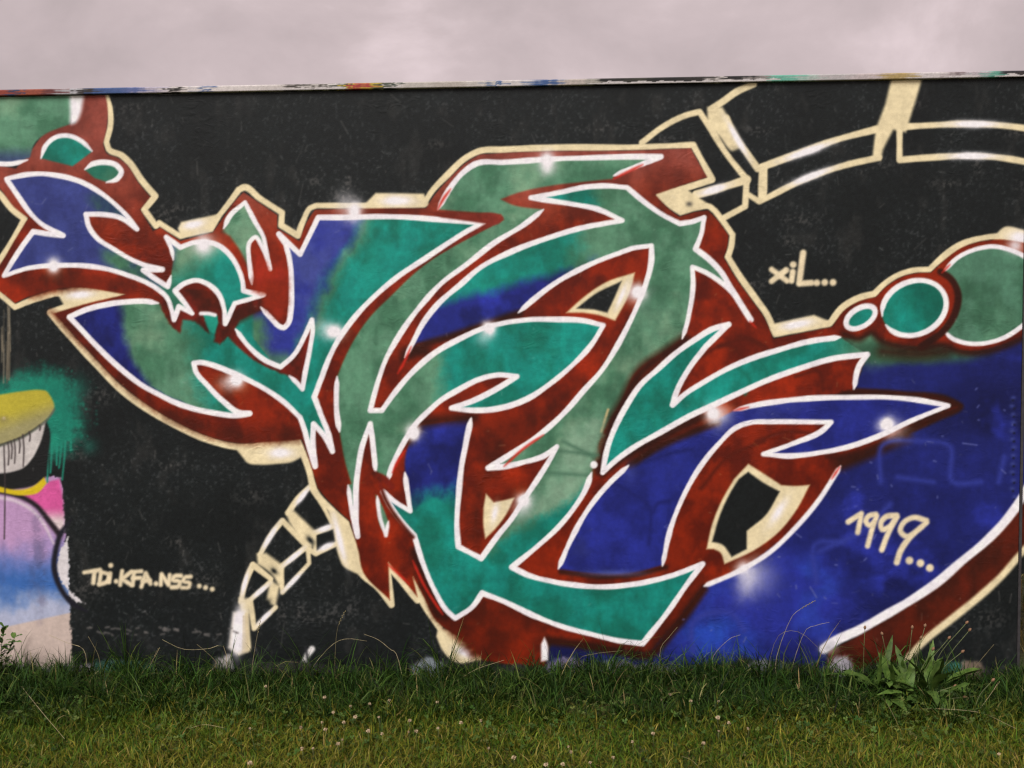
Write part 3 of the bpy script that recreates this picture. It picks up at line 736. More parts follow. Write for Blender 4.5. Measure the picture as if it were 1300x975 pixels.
# right-hand Y
g8 = grad([('lin', cSAGE, (1040, 440), (1100, 450)), ('lin', cTEAL, (850, 520), (800, 540))], cTEAL)
S8 = ('925,412! 904,418 884,430 856,450 836,468 812,490 796,514 784,536 772,566 765,600! 780,586 800,571 840,548 880,526 904,515 936,500 976,482 1012,469 1059,455 1101,450! 1091,464 1084,494| 1075,440! 1067,428+ 1025,434 986,445 960,453 926,467 892,486 870,500 854,514! 858,500 876,466 896,440!')
poly('925,412! 840,460 800,500 775,540 758,600! 764,606! 800,582 850,556 905,528! 880,520! 800,560! 790,540!', cDK, None, 5)
p8 = part('painted_letter')
poly('925,412! 904,418 884,430 856,450 836,468 812,490 796,514 784,536 772,566 765,600! 780,586 800,571 840,548 880,526 904,515 936,500 976,482 1012,469 1059,455 1101,450! 1067,428! 1025,434 986,445 960,453 926,467 892,486 870,500 854,514! 858,500 876,466 896,440!', g8, p8, 1.6)
for x0, y0, x1, y1, x2, y2 in ((938, 468, 952, 482, 946, 500), (962, 455, 972, 468, 974, 484)): stroke('%g,%g %g,%g %g,%g' % (x0, y0, x1, y1, x2, y2), 3, TEAL2, None, 4)

# blue arm
g9 = grad([('blob', shade(BLUE*1.05, BLUE2, BLUEL, .8), (790, 670), 60, 50, -40)], cBLUE)
S9 = ('932,521+ 960,514 986,510 1025,506 1078,504.5 1130,504.5 1169,508.5 1204,515! 1156,534.6 1117,553 1078,567 1038.5,575 999,579 969,576.5! 1007,563 1046,545 1055,536! 1020,535.6 980,535.6 950,537 936,542 912,564 888,594 866.7,632 852,669 841,718| 803.5,728 766,729 711,724! 709,722+ 723,689 749,643 775,612 798,591| 836,566 872,550 896,540!')
l9 = letter(S9, g9, soft=2.0)
for s, wd, so in (('800,590 836,567 872,551 910,536', 9, 5), ('712,726 766,732 804,730 845,720', 6, 3)): stroke(s, wd, cDK, None, so)
for s in ('775,610 800,625 822,640 824,690', '830,650 834,640 850,636', '880,570 850,576 820,586'): stroke(s, 3.5, BLUE2, None, 4)
glow(800, 600, 10, 16, (62, 70, 150), .5); glow(780, 728, 46, 5, (100, 110, 178), .55)
outline(*l9, 7.0)
o8 = part('painted_outline', p8)
pts8, pen8 = spline(S8, True)
stroke('', 6.9, cWHITE, o8, 0.9, taper=7, closed=True, pts=pts8, pen=pen8)
stroke('1067,592 1038,637 1010,670 976,702 940,724 894,744', 6.6, cWHITE, part('painted_outline', l9[0]), 1.5, taper=6)

# ---- cream-rimmed gaps in the letters
def gap(o, i, g=None):
    p = part('painted_gap'); poly(o, cCREAM, p, 1.8); q = part('painted_shadow', p)
    if i: poly(i, cBLACK, q, 1.8)
    if g: glow(g[0], g[1], g[2], g[3], WHITE, 1.0, None, math.radians(g[4]))
gap('950,589! 972,603 992,616! 1010,617 1028,615.6! 1012,646 990,674 960,697 920,716! 914,701 906,697! 897,697! 904,666 916,636 932,608!',
    '950,599! 968,612 990,624! 972,654 948,674! 948,697! 929,707! 916,691 904,688! 914,654 928,624 938,608!', (988, 650, 6, 22, 34))
gap('719,397! 740,378 770,358 806,346! 800,370 781,407! 760,400 740,397!', '732,391.6! 756,373 789,357! 780,378 771,397! 754,393!', (789, 376, 3.5, 18, 22))
gap('617,627! 627,638! 653,632! 642,654 630,670 616,684! 613.6,664 614,644!', None, (628, 652, 5, 14, 12))
P_FOOT = part('painted_splash')
poly('691,809! 694,815 696,838! 687,840! 687,818!', cWHITE, P_FOOT, 2)

# red accents along edges
for s in ('816,209 797,218 779,227', '556,266 562,254 572,240', '522,440 512,462 505,474', '932,521 950,517', '952,408 960,416', '1066,593 1056,608', '1196,346 1206,336', '524,712 540,746 562,780', '492,716 505,728 520,742', '498,600 506,584 514,572', '640,592 664,570 690,552'):
    stroke(s, 3.0, (196, 38, 26), None, 2.2, taper=10)

# ---- sprayed sparkles
for x, y, rx, ry, g in ((68, 338, 8, 9, 1.5), (258, 311, 9, 11, 1.4), (262, 309, 16, 12, .5), (450, 268, 9, 13, 1.3), (437, 258, 12, 16, .5), (300, 482, 10, 9, 1.6), (290, 487, 14, 10, .6), (424, 421, 11, 9, 1.6), (412, 416, 16, 10, .4), (621, 417, 8, 8, 1.7), (614, 428, 10, 10, .5), (525, 549, 8, 9, 1.8),
                       (665, 635, 8, 8, 1.8), (661, 646, 11, 12, .6), (695, 204, 9, 11, 1.5), (695, 214, 6, 8, .9), (810, 371, 9, 9, 1.8), (806, 376, 14, 12, .4), (905, 525, 9, 10, 1.6), (914, 526, 13, 12, .7), (1126, 539, 9, 9, 1.8), (1136, 546, 15, 12, .5), (944, 722, 9, 9, 1.2), (950, 738, 13, 20, .75), (966, 730, 20, 22, .35)):
    pid = part('painted_sparkle') if g > 1.15 else None
    glow(x, y, rx*1.25, ry*1.25, (234, 225, 231), g*0.88, pid, 0.35 if (x, y) == (950, 738) else 0.0)
dot(754, 590, 4.6, WHITE, PARTS and part('painted_dot'))

# ---- writing
LET = shade(np.array((228, 208, 176.)), np.array((214, 190, 156.)), np.array((234, 220, 196.)), .5)
def tag_writing(lines, dots, wd, r):
    p = part('painted_writing')
    for s in lines: stroke(s, wd+2.5, np.array((120, 104, 84.)), None, 4.5) if False else None
    for s in lines: stroke(s, wd, LET, p, 2.0)
    for x, y in dots: dot(x, y, r, LET, p, 2.0)
tag_writing(['979.6,342! 999,356.5', '998,343! 979.6,357', '1006.5,345! 1005,356.5', '1019.6,321! 1016.5,345 1014.5,360! 1030,359'], [(1007, 336), (1037, 359), (1047, 358.6), (1057.5, 358.6)], 7.4, 4.3)
tag_writing(['1077,662.5! 1093.5,652! 1089,676', '1112,653 1103,655 1099,662 1104,667 1110,662 1113,655! 1108,669 1101.5,693', '1138,654.6 1125,656 1118,665 1120,672 1129,669 1138.5,656! 1128,676 1119.5,698', '1176,661 1160,657 1146,665 1143,674 1150,681 1164,674 1176.5,663! 1152,686 1143,700 1138.5,714'], [(1154.6, 711.6), (1168.5, 715), (1180.5, 721)], 7.4, 4.9)
tag_writing(['107,726.7! 127,723.5', '120,726! 118.5,740', '128,728! 126,741', '128,726 138,730 136,738 126,742', '139.8,728! 138.5,739', '155,725! 152.6,742.5', '166.5,726! 155,735! 166.5,742.5', '170,727! 168.5,743', '169,726! 179.5,725.3', '168.5,734! 178,733.5', '179.5,745! 185,727.5! 191,741', '181.5,737.5! 190,737',
             '204,742.5! 205,729! 214,742.5! 215.4,730', '229.5,731 221,732 219,736 228,738.7 227,744 218,745.6', '242,732 234,733.6 232.5,737.5 241,740.5 240,745 231,746'], [(140.6, 717.8), (147.5, 738), (198, 741), (253, 744), (261, 746), (269.5, 748)], 5.4, 3.1)

# ---- worn foot of the wall where older coats show
P_BASE = part('painted_foot')
def cFOOT(wn):
    s = np.s_[wn[2]:wn[3], wn[0]:wn[1]]
    c = np.broadcast_to(np.array((48, 46, 48.)), XX[s].shape+(3,)).astype(np.float32)
    c = mix(c, np.array((150, 140, 152.)), smooth((NF[s]-0.54)*9)*0.8); c = mix(c, np.array((86, 112, 108.)), smooth((NB[s]-0.60)*8)*0.6)
    return c*(0.8+0.4*NC[s][..., None])
foot = ' '.join('%g,%g!' % (x, 843+4*math.sin(x*0.031)+3*math.sin(x*0.11+1)+rng.normal(0, 1.2)) for x in range(-230, 1500, 24))
poly(foot+' 1500,905! -230,905!', cFOOT, P_BASE, 3)
for b, c in (('120,840! 150,838 185,842 206,850! 200,868! 118,868!', (64, 104, 92)), ('1196,842! 1222,840! 1226,870! 1192,870!', (58, 112, 100)), ('1220,840! 1246,842 1250,870! 1220,870!', (122, 104, 92)), ('272,836! 290,832 296,850! 270,850!', (172, 162, 162)),
             ('520,846! 545,836 562,842! 560,868! 515,868!', (132, 138, 146)), ('695,842! 728,836 745,846! 748,868! 690,868!', (136, 124, 158)), ('775,846! 800,838 806,868! 772,868!', (146, 140, 168)), ('945,846! 972,838 980,868! 940,868!', (150, 148, 160)), ('1052,838! 1075,832 1085,868! 1050,868!', (176, 166, 178))):
    poly(b, shade(np.array(c, float), np.array(c)*0.7, np.array(c)*1.1, 1.0), None, 3.5, grain=7)
for k in range(36):
    x = rng.uniform(90, 300); y = rng.uniform(796, 806); stroke('%g,%g %g,%g' % (x, y, x+rng.uniform(1, 6), y+rng.uniform(-1, 2)), 1.3, (104, 98, 96), None, 2.2)
# chipped white line directly under the cap
for k in range(60):
    x = rng.choice([rng.uniform(-40, 120), rng.uniform(325, 365), rng.uniform(500, 640), rng.uniform(760, 900), rng.uniform(200, 235)])
    y = 121.5-0.0195*x; stroke('%g,%g %g,%g' % (x, y, x+rng.uniform(4, 14), y+rng.uniform(-.6, 1.0)), 1.6, np.array((178, 170, 166.))*rng.uniform(.6, 1), None, 1.8)

# fine wear over everything: pale scratches
for k in range(420):
    x, y = rng.uniform(0, 1290), rng.uniform(190, 830)
    L = rng.exponential(3)+0.8; a = rng.normal(0.3, 0.9)
    p = np.array([[x, y], [x+L*math.cos(a), y+L*math.sin(a)]]); wn, D = dist_line(p, 0.3, 4)
    comp(wn, smooth(0.5-D/1.5*0.5)*rng.uniform(0.05, 0.3), np.array((206, 200, 196.)))

ALB = lin(np.clip(CAN, 0, 255))/np.array([0.985, 0.93, 0.95])
ALB = np.clip(ALB, 0.002, 0.86).astype(np.float32)

# ------------------------------------------------------------------ wall
wall = empty('graffiti_wall', (0, 0, 0)); wall['kind'] = 'thing'
tag(wall, 'long upright wall covered in graffiti letters of green, blue and red on black', 'wall')
WX0, WX1, WZ0, WZ1 = -3.05, 2.1255, -0.06, 2.712
def sample(xs, zs):
    """albedo and id for wall points"""
    h = SHEET @ np.stack([xs.ravel(), zs.ravel(), np.ones(xs.size)])
    u = np.clip(h[0]/h[2]-CX0, 0, CW-2.001); v = np.clip(h[1]/h[2]-CY0, 0, CH-2.001)
    return u, v
def skin(x0, x1, z0, z1, step, y, parent, names=True, panel_name=None):
    nx = int(round((x1-x0)/step))+1; nz = int(round((z1-z0)/step))+1
    xs, zs = np.meshgrid(np.linspace(x0, x1, nx), np.linspace(z0, z1, nz))
    u, v = sample(xs, zs); i = u.astype(int); j = v.astype(int); fu = (u-i)[:, None]; fv = (v-j)[:, None]
    colr = (ALB[j, i]*(1-fu)+ALB[j, i+1]*fu)*(1-fv)+(ALB[j+1, i]*(1-fu)+ALB[j+1, i+1]*fu)*fv
    V = np.stack([xs.ravel(), np.full(xs.size, y), zs.ravel()], 1)
    a = (np.arange(nz-1)[:, None]*nx+np.arange(nx-1)[None]).ravel()
    F = np.stack([a, a+1, a+nx+1, a+nx], 1)
    if not names:
        return mesh_obj(panel_name, V, F, M_PAINT, parent, colr)
    cx = (xs[:-1, :-1]+xs[1:, 1:])/2; cz = (zs[:-1, :-1]+zs[1:, 1:])/2
    u, v = sample(cx, cz); ids = IDM[(v+0.5).astype(int), (u+0.5).astype(int)]
    # connected pieces of each painted shape; specks go to the piece beside them
    ids = ids.reshape(nz-1, nx-1)
    def components(g):
        par = []; lab = np.zeros(g.shape, np.int32); prev = []; info = []
        def find(a):
            while par[a] != a: par[a] = par[par[a]]; a = par[a]
            return a
        for r in range(g.shape[0]):
            row = g[r]; cut = np.flatnonzero(np.diff(row))+1
            st = np.concatenate([[0], cut]); en = np.concatenate([cut, [len(row)]])
            cur = []; k = 0
            for a, b in zip(st.tolist(), en.tolist()):
                me = len(par); par.append(me); info.append((r, a, b, int(row[a])))
                while k < len(prev) and prev[k][1] <= a: k += 1
                q = k
                while q < len(prev) and prev[q][0] < b:
                    if prev[q][3] == row[a]:
                        x, y = find(prev[q][2]), find(me)
                        if x != y: par[max(x, y)] = min(x, y)
                    q += 1
                cur.append((a, b, me, row[a]))
            prev = cur
        for me, (r, a, b, v_) in enumerate(info): lab[r, a:b] = find(me)
        return lab
    for rep in range(3):
        lab = components(ids); cnt = np.bincount(lab.ravel()); first = {}
        small = cnt[lab] < 130
        if not small.any(): break
        for l in np.unique(lab[small]):
            r, c = np.argwhere(lab == l)[0] if False else divmod(int(np.argmax(lab.ravel() == l)), lab.shape[1])
            rr_, cc_ = (r, c-1) if c > 0 else (r-1, c)
            if rr_ < 0: continue
            ids[lab == l] = ids[rr_, cc_]
    lab = components(ids).ravel(); idf = ids.ravel()
    made = {}
    order = sorted(range(len(PARTS)), key=lambda p: PARTS[p][1] is not None)
    for pid in order:
        nm, par, lb = PARTS[pid]
        m0 = idf == pid
        if not m0.any(): continue
        ls, cn = np.unique(lab[m0], return_counts=True)
        for l in ls[np.argsort(-cn)]:
            f = F[lab == l]
            un, inv = np.unique(f.ravel(), return_inverse=True)
            pp = made[par] if (par is not None and par in made) else parent
            o = mesh_obj(nm, V[un], inv.reshape(-1, 4), M_PAINT, pp, colr[un])
            made.setdefault(pid, o)
    return made
skin(WX0, WX1, WZ0, WZ1, 0.0046, 0.0, wall)
v, f = box_vf(-5.2, 2.1255, 0.006, 0.19, -0.3, 2.708)
mesh_obj('wall_core', v, f, M_CONC, wall)
v, f = box_vf(2.127, 2.139, -0.004, 0.19, -0.3, 2.708)
mesh_obj('end_trim', v, f, M_EDGE, wall)

# panel further left, out of the picture: the same old picture goes on
def far_left():
    nx, nz = 110, 140
    xs, zs = np.meshgrid(np.linspace(-5.2, WX0-0.004, nx), np.linspace(WZ0, WZ1, nz))
    c = np.zeros((xs.size, 3)); X = xs.ravel(); Z = zs.ravel()
    c[:] = lin(BLACK)
    q = np.hypot(X+3.9, Z-0.4); c[q < 0.95] = lin((176, 138, 178)); c[q < 0.62] = lin((60, 98, 168))
    q = np.hypot((X+4.1)/1.3, Z-2.1); c[q < 0.5] = lin(SAGE2); c[(q > 0.5) & (q < 0.56)] = lin(CREAM)
    a = (np.arange(nz-1)[:, None]*nx+np.arange(nx-1)[None]).ravel()
    mesh_obj('painted_panel', np.stack([X, np.zeros(X.size), Z], 1), np.stack([a, a+1, a+nx+1, a+nx], 1), M_PAINT, wall, c)
far_left()

# cap strip along the top, daubed with leftover paint
def cap():
    segs = [(-230, (150, 60, 50)), (0, (170, 66, 50)), (20, (48, 62, 104)), (30, (176, 80, 56)), (62, (120, 60, 60)), (84, (192, 190, 196)), (105, (62, 56, 56)), (122, (66, 96, 158)), (165, (96, 112, 176)), (185, (190, 180, 200)), (213, (226, 216, 212)), (218, (54, 50, 48)), (232, (230, 220, 216)), (264, (70, 100, 160)), (269, (230, 220, 216)),
            (356, (214, 204, 198)), (372, (74, 68, 62)), (392, (206, 198, 192)), (404, (82, 76, 68)), (418, (226, 218, 214)), (430, (66, 74, 60)), (440, (214, 186, 50)), (448, (198, 62, 60)), (470, (212, 182, 50)), (481, (80, 84, 66)), (492, (206, 198, 190)), (500, (56, 74, 62)), (511, (206, 198, 188)), (560, (196, 186, 174)), (600, (212, 204, 196)),
            (631, (56, 98, 160)), (637, (222, 214, 210)), (685, (60, 96, 160)), (714, (204, 190, 180)), (742, (178, 172, 160)), (762, (46, 44, 42)), (806, (70, 68, 56)), (830, (40, 40, 40)), (870, (56, 52, 50)), (915, (230, 220, 214)), (922, (44, 42, 42)), (960, (150, 140, 136)), (982, (106, 196, 168)), (1020, (180, 200, 190)), (1040, (196, 190, 190)), (1085, (206, 190, 190)),
            (1130, (196, 166, 100)), (1166, (222, 212, 210)), (1210, (150, 130, 132)), (1225, (196, 184, 190)), (1256, (100, 180, 156)), (1274, (58, 54, 60)), (1300, (70, 60, 60)), (1320, (200, 190, 190)), (1400, (90, 120, 160)), (1500, (200, 190, 186))]
    x0, x1 = -5.2, 4.6
    nx = 2000; zs = np.linspace(2.716, 2.739, 8); ys = np.linspace(0.2, -0.022, 3)[1:]
    xs = np.linspace(x0, x1, nx)
    prof = [(-0.016, z) for z in zs]+[(-0.013, 2.742), (0.07, 2.744), (0.205, 2.744), (0.205, 2.714), (-0.013, 2.7145)]
    K = len(prof); r = np.random.default_rng(3)
    u = np.clip((266.57*xs+701.8-10*2.73)/(1-0.00787*xs-0.01135*2.73), -229, 1499)
    sx = np.array([s[0] for s in segs]); sc = np.array([s[1] for s in segs], float)
    jag = np.interp(np.arange(nx), np.arange(0, nx+3, 3), r.normal(0, 2.5, nx//3+2)[:len(np.arange(0, nx+3, 3))])
    V, C = [], []
    lump = np.interp(np.arange(nx), np.arange(0, nx+6, 6), r.random(nx//6+2)[:len(np.arange(0, nx+6, 6))])
    for k, (y, z) in enumerate(prof):
        V.append(np.stack([xs, np.full(nx, y), np.full(nx, z)], 1))
        uu = u+jag*(1+0.5*(k % 3))+7*math.sin(k*1.7)+5*np.sin(u*0.11+k*0.9)
        i0 = np.clip(np.searchsorted(sx, uu, side='right')-1, 0, len(sx)-2)
        span = np.maximum(sx[i0+1]-sx[i0], 1); bl = np.clip(((uu-sx[i0])/span-0.55)/0.45, 0, 1)[:, None]*0.85
        c = sc[i0]*(1-bl)+sc[i0+1]*bl
        if k < 8:
            low = (k/7.0 < 0.18+0.42*lump)                       # ragged pale run along the lower half
            zone = ((uu > 355) & (uu < 440)) | ((uu > 490) & (uu < 512)) | ((uu > 760) & (uu < 985)) | ((uu > 1205) & (uu < 1240)) | ((uu > 1272) & (uu < 1310))
            c[low & zone] = (222, 214, 212)
        g_ = c.mean(1, keepdims=True); c = (g_+(c-g_)*0.82)*(0.80+0.10*r.random((nx, 1)))
        C.append(lin(np.clip(c, 0, 255)))
    V = np.vstack(V); C = np.clip(np.vstack(C), .003, .82)
    i = np.arange(nx-1); F = []
    for k in range(K):
        k2 = (k+1) % K
        F.append(np.stack([k*nx+i, k*nx+i+1, k2*nx+i+1, k2*nx+i], 1))
    mesh_obj('cap_strip', V, np.vstack(F), M_PAINT, wall, C)
cap()

# raised panel continuing past the end of the wall
side = empty('adjoining_panel', (2.2, 0.02, 0))
tag(side, 'raised painted panel beyond the end of the graffiti wall with open grass beneath', 'panel')
side_pos = Vector((2.2, 0.02, 0))
skin_o = skin(2.146, 2.72, 0.48, 2.705, 0.008, 0.012, None, False, 'painted_face')
skin_o.parent = side; skin_o.matrix_parent_inverse = Matrix.Translation(-side_pos)
v, f = box_vf(2.146, 4.6, 0.018, 0.17, 0.478, 2.706)
o = mesh_obj('panel_core', v, f, M_EDGE, side); o.matrix_parent_inverse = Matrix.Translation(-side_pos)
for x in (3.0, 4.45):
    v, f = box_vf(x, x+0.09, 0.05, 0.14, -0.2, 0.48)
    o = mesh_obj('support_post', v, f, M_EDGE, side); o.matrix_parent_inverse = Matrix.Translation(-side_pos)

# ------------------------------------------------------------------ ground
def gz(x, y):
    return 0.012*np.sin(x*2.1+0.7)*np.cos(y*2.7)+0.008*np.sin(x*5.3+y*4.1)
def ground():
    a = np.concatenate([-np.geomspace(400, 6, 26), np.linspace(-5.5, 5.5, 111), np.geomspace(6, 400, 26)])
    b = np.concatenate([-np.geomspace(400, 6, 22)-0, np.linspace(-5.5, 1.5, 80), np.geomspace(2, 600, 30)])
    xs, ys = np.meshgrid(a, b)
    near = np.exp(-((np.maximum(np.abs(xs)-5, 0))**2+np.maximum(np.abs(ys+2)-4, 0)**2))
    zs = gz(xs, ys)*near-0.004
    nx, ny = len(a), len(b)
    i = (np.arange(ny-1)[:, None]*nx+np.arange(nx-1)[None]).ravel()
    m, t, bs = new_mat('turf_soil')
    tcn = N(t, 'ShaderNodeTexCoord')
    n = N(t, 'ShaderNodeTexNoise'); n.inputs['Scale'].default_value = 30; n.inputs['Detail'].default_value = 8; n.inputs['Roughness'].default_value = 0.7
    n2 = N(t, 'ShaderNodeTexNoise'); n2.inputs['Scale'].default_value = 1.3; n2.inputs['Detail'].default_value = 3
    t.links.new(tcn.outputs['Object'], n.inputs['Vector']); t.links.new(tcn.outputs['Object'], n2.inputs['Vector'])
    r1 = ramp(t, [(0.3, (0.018, 0.022, 0.004)), (0.55, (0.050, 0.054, 0.009)), (0.75, (0.11, 0.095, 0.022))])
    r2 = ramp(t, [(0.35, (0.7, 0.9, 0.6)), (0.65, (1.25, 1.1, 0.8))])
    t.links.new(n.outputs['Fac'], r1.inputs['Fac']); t.links.new(n2.outputs['Fac'], r2.inputs['Fac'])
    mm = N(t, 'ShaderNodeMix', data_type='RGBA', blend_type='MULTIPLY'); mm.inputs[0].default_value = 1.0
    t.links.new(r1.outputs['Color'], mm.inputs[6]); t.links.new(r2.outputs['Color'], mm.inputs[7])
    t.links.new(mm.outputs[2], bs.inputs['Base Color']); bs.inputs['Roughness'].default_value = 0.95
    bp = N(t, 'ShaderNodeBump'); bp.inputs['Strength'].default_value = 0.8; bp.inputs['Distance'].default_value = 0.03
    t.links.new(n.outputs['Fac'], bp.inputs['Height']); t.links.new(bp.outputs['Normal'], bs.inputs['Normal'])
    o = mesh_obj('ground', np.stack([xs.ravel(), ys.ravel(), zs.ravel()], 1), np.stack([i, i+1, i+nx+1, i+nx], 1), m, None, None, True)
    tag(o, kind='structure')
ground()

# ------------------------------------------------------------------ grass
def blades(name, base, L, az, th0, kap, width, colr, label, segs=3, tipcol=None):
    """many blades as one mesh: arcs leaning along az, curling by kap"""
    n = len(L)
    P = np.zeros((n, segs+1, 3)); P[:, 0] = base
    th = th0.copy(); st = L/segs
    d = np.stack([np.cos(az), np.sin(az)], 1)
    for k in range(segs):
        P[:, k+1, :2] = P[:, k, :2]+d*(np.sin(th)*st)[:, None]
        P[:, k+1, 2] = P[:, k, 2]+np.cos(th)*st
        th = th+kap
    P[:, :, 2] = np.maximum(P[:, :, 2], base[:, None, 2]+0.004)
    if True:   # blades never pass through the wall
        hit = (base[:, 1] < 0.0)[:, None] & (P[:, :, 1] > -0.012)
        P[:, :, 1] = np.where(hit, -0.012-np.abs(rng.normal(0, 0.004, P.shape[:2])), P[:, :, 1])
    tw = az+np.pi/2+rng.normal(0, 0.6, n)
    s = np.stack([np.cos(tw), np.sin(tw), np.zeros(n)], 1)
    vpb = 2*segs+1
    V = np.zeros((n, vpb, 3)); C = np.zeros((n, vpb, 3))
    for k in range(segs):
        wk = width*(1-0.75*(k/segs)**1.6)*0.5
        V[:, 2*k] = P[:, k]-s*wk[:, None]; V[:, 2*k+1] = P[:, k]+s*wk[:, None]
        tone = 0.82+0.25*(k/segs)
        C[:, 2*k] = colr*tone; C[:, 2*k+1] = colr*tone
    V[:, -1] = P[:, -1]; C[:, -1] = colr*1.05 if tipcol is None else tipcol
    o = (np.arange(n)*vpb)[:, None]
    T = []
    for k in range(segs-1):
        T.append(o+np.array([[2*k, 2*k+1, 2*k+3]])); T.append(o+np.array([[2*k, 2*k+3, 2*k+2]]))
    T.append(o+np.array([[2*segs-2, 2*segs-1, 2*segs]]))
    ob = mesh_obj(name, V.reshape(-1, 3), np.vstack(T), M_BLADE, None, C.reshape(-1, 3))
    tag(ob, label, 'grass', kind='stuff')
    return ob
def pick(n, tones, probs, jit=0.18):
    t = np.array(tones)[rng.choice(len(tones), n, p=probs)]
    return t*(1+rng.normal(0, jit, (n, 1)))*(1+rng.normal(0, 0.06, (n, 3)))
def edge_y(x): return -0.46-0.06*np.sin(x*1.9+0.5)-0.04*np.sin(x*4.7)
# long unmown strip: tufts leaning every way
nt_ = 1900
tx = rng.uniform(-4.2, 3.2, nt_); ty = -np.abs(rng.beta(1.1, 1.35, nt_))*0.56-0.015
per = 20
bx = np.repeat(tx, per)+rng.normal(0, 0.022, nt_*per); by = np.minimum(np.repeat(ty, per)+rng.normal(0, 0.018, nt_*per), -0.014)
far = np.clip(-by/0.52, 0, 1)
n = len(bx)
Lh = np.repeat(rng.uniform(0.10, 0.20, nt_)*(1+0.65*(rng.random(nt_) < 0.16)), per)*rng.uniform(0.55, 1.15, n)*(1-0.45*far)
az = np.arctan2(by-np.repeat(ty, per), bx-np.repeat(tx, per))+rng.normal(0, 0.5, n)
colg = pick(n, [(0.010, 0.026, 0.004), (0.020, 0.052, 0.007), (0.044, 0.090, 0.013), (0.10, 0.135, 0.026), (0.26, 0.22, 0.09)], [.32, .33, .23, .10, .02], .32)
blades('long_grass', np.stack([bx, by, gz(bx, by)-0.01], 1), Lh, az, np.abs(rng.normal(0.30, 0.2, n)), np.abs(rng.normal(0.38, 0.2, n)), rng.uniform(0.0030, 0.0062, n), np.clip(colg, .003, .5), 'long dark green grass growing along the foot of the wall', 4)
# mown lawn in front
n = 165000
bx = rng.uniform(-3.6, 3.3, n); by = -0.26-rng.beta(1.0, 1.25, n)*1.75
keep = by < edge_y(bx)+rng.normal(0.03, 0.06, n); bx, by = bx[keep], by[keep]; n = len(bx)
patch = 0.5+0.5*np.sin(bx*1.7+1.0+1.4*np.sin(by*2.2))*np.cos(by*2.6+bx*0.8)
dry = np.clip(0.06+0.34*patch+0.62*(-by-0.55), 0, 0.8)
clump = 0.75+0.5*np.clip(0.5+0.5*np.sin(bx*7.3+2*np.sin(by*9.1))*np.cos(by*11.7+bx*3.1)+rng.normal(0, .15, n), 0, 1)
green = pick(n, [(0.036, 0.080, 0.006), (0.064, 0.116, 0.010), (0.110, 0.150, 0.016)], [.33, .4, .27], .25)*clump[:, None]
straw = pick(n, [(0.138, 0.142, 0.014), (0.190, 0.168, 0.024), (0.30, 0.235, 0.065)], [.6, .32, .08], .25)
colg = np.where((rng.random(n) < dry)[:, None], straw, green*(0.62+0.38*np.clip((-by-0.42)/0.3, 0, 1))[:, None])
Lh = rng.uniform(0.026, 0.080, n)*(1+0.5*np.clip(1-(-by-0.38)/0.25, 0, 1))
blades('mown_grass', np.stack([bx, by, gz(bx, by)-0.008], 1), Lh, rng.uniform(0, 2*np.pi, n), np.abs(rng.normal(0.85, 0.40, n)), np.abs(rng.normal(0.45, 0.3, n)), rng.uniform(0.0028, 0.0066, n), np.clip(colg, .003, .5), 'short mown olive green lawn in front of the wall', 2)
# rough grass of the field behind, seen under the raised panel
n = 9000
bx = rng.uniform(1.9, 5.2, n); by = rng.uniform(0.25, 5.0, n)
colg = pick(n, [(0.10, 0.11, 0.03), (0.22, 0.18, 0.06), (0.30, 0.23, 0.09)], [.3, .4, .3])
blades('field_grass', np.stack([bx, by, gz(bx, by)-0.01], 1), rng.uniform(0.06, 0.16, n), rng.uniform(0, 6.28, n), np.abs(rng.normal(0.3, 0.25, n)), np.abs(rng.normal(0.35, 0.2, n)), rng.uniform(0.004, 0.009, n), np.clip(colg, .01, .5), 'dry yellow grass of the field behind the wall', 2)

# clover leaves between lawn and long grass
def clover():
    n = 2600
    x = rng.uniform(-3.2, 3.0, n); y = -0.36-rng.beta(1.1, 2.2, n)*0.75
    m_ = rng.random(n) < 0.35+0.65*(np.sin(x*2.3+y*3)+np.sin(x*5.1-y*2) > 0)
    x, y = x[m_], y[m_]; n = len(x)
    z = gz(x, y)+rng.uniform(0.015, 0.05, n)
    V, F, C = [], [], []
    rr = rng.uniform(0.006, 0.011, n); a0 = rng.uniform(0, 6.28, n)
    cc = pick(n, [(0.036, 0.072, 0.014), (0.060, 0.098, 0.022), (0.095, 0.12, 0.03)], [.4, .4, .2])
    tlt = rng.normal(0, 0.35, (n, 2))
    for q in range(3):
        ang = a0+q*2.094
        ca, sa = np.cos(ang), np.sin(ang)
        for (u, v_) in ((0, 0), (0.6, 0.55), (1.15, 0.42), (1.05, 0), (1.15, -0.42), (0.6, -0.55)):
            px = (u*ca-v_*sa)*rr; py = (u*sa+v_*ca)*rr
            V.append(np.stack([x+px, y+py, z+px*tlt[:, 0]+py*tlt[:, 1]+0.25*rr*u*(1 if v_ else 0.4)], 1)); C.append(cc*(1+0.15*(u > 1)))
    V = np.stack(V, 1).reshape(-1, 3); C = np.stack(C, 1).reshape(-1, 3)
    o = (np.arange(n)*18)[:, None]; T = []
    for q in range(3):
        b = q*6
        for k in range(1, 5): T.append(o+np.array([[b, b+k, b+k+1]]))
    ob = mesh_obj('clover_leaves', V, np.vstack(T), M_BLADE, None, np.clip(C, .01, .5))
    tag(ob, 'low clover leaves spread through the edge of the lawn', 'clover', kind='stuff')
clover()

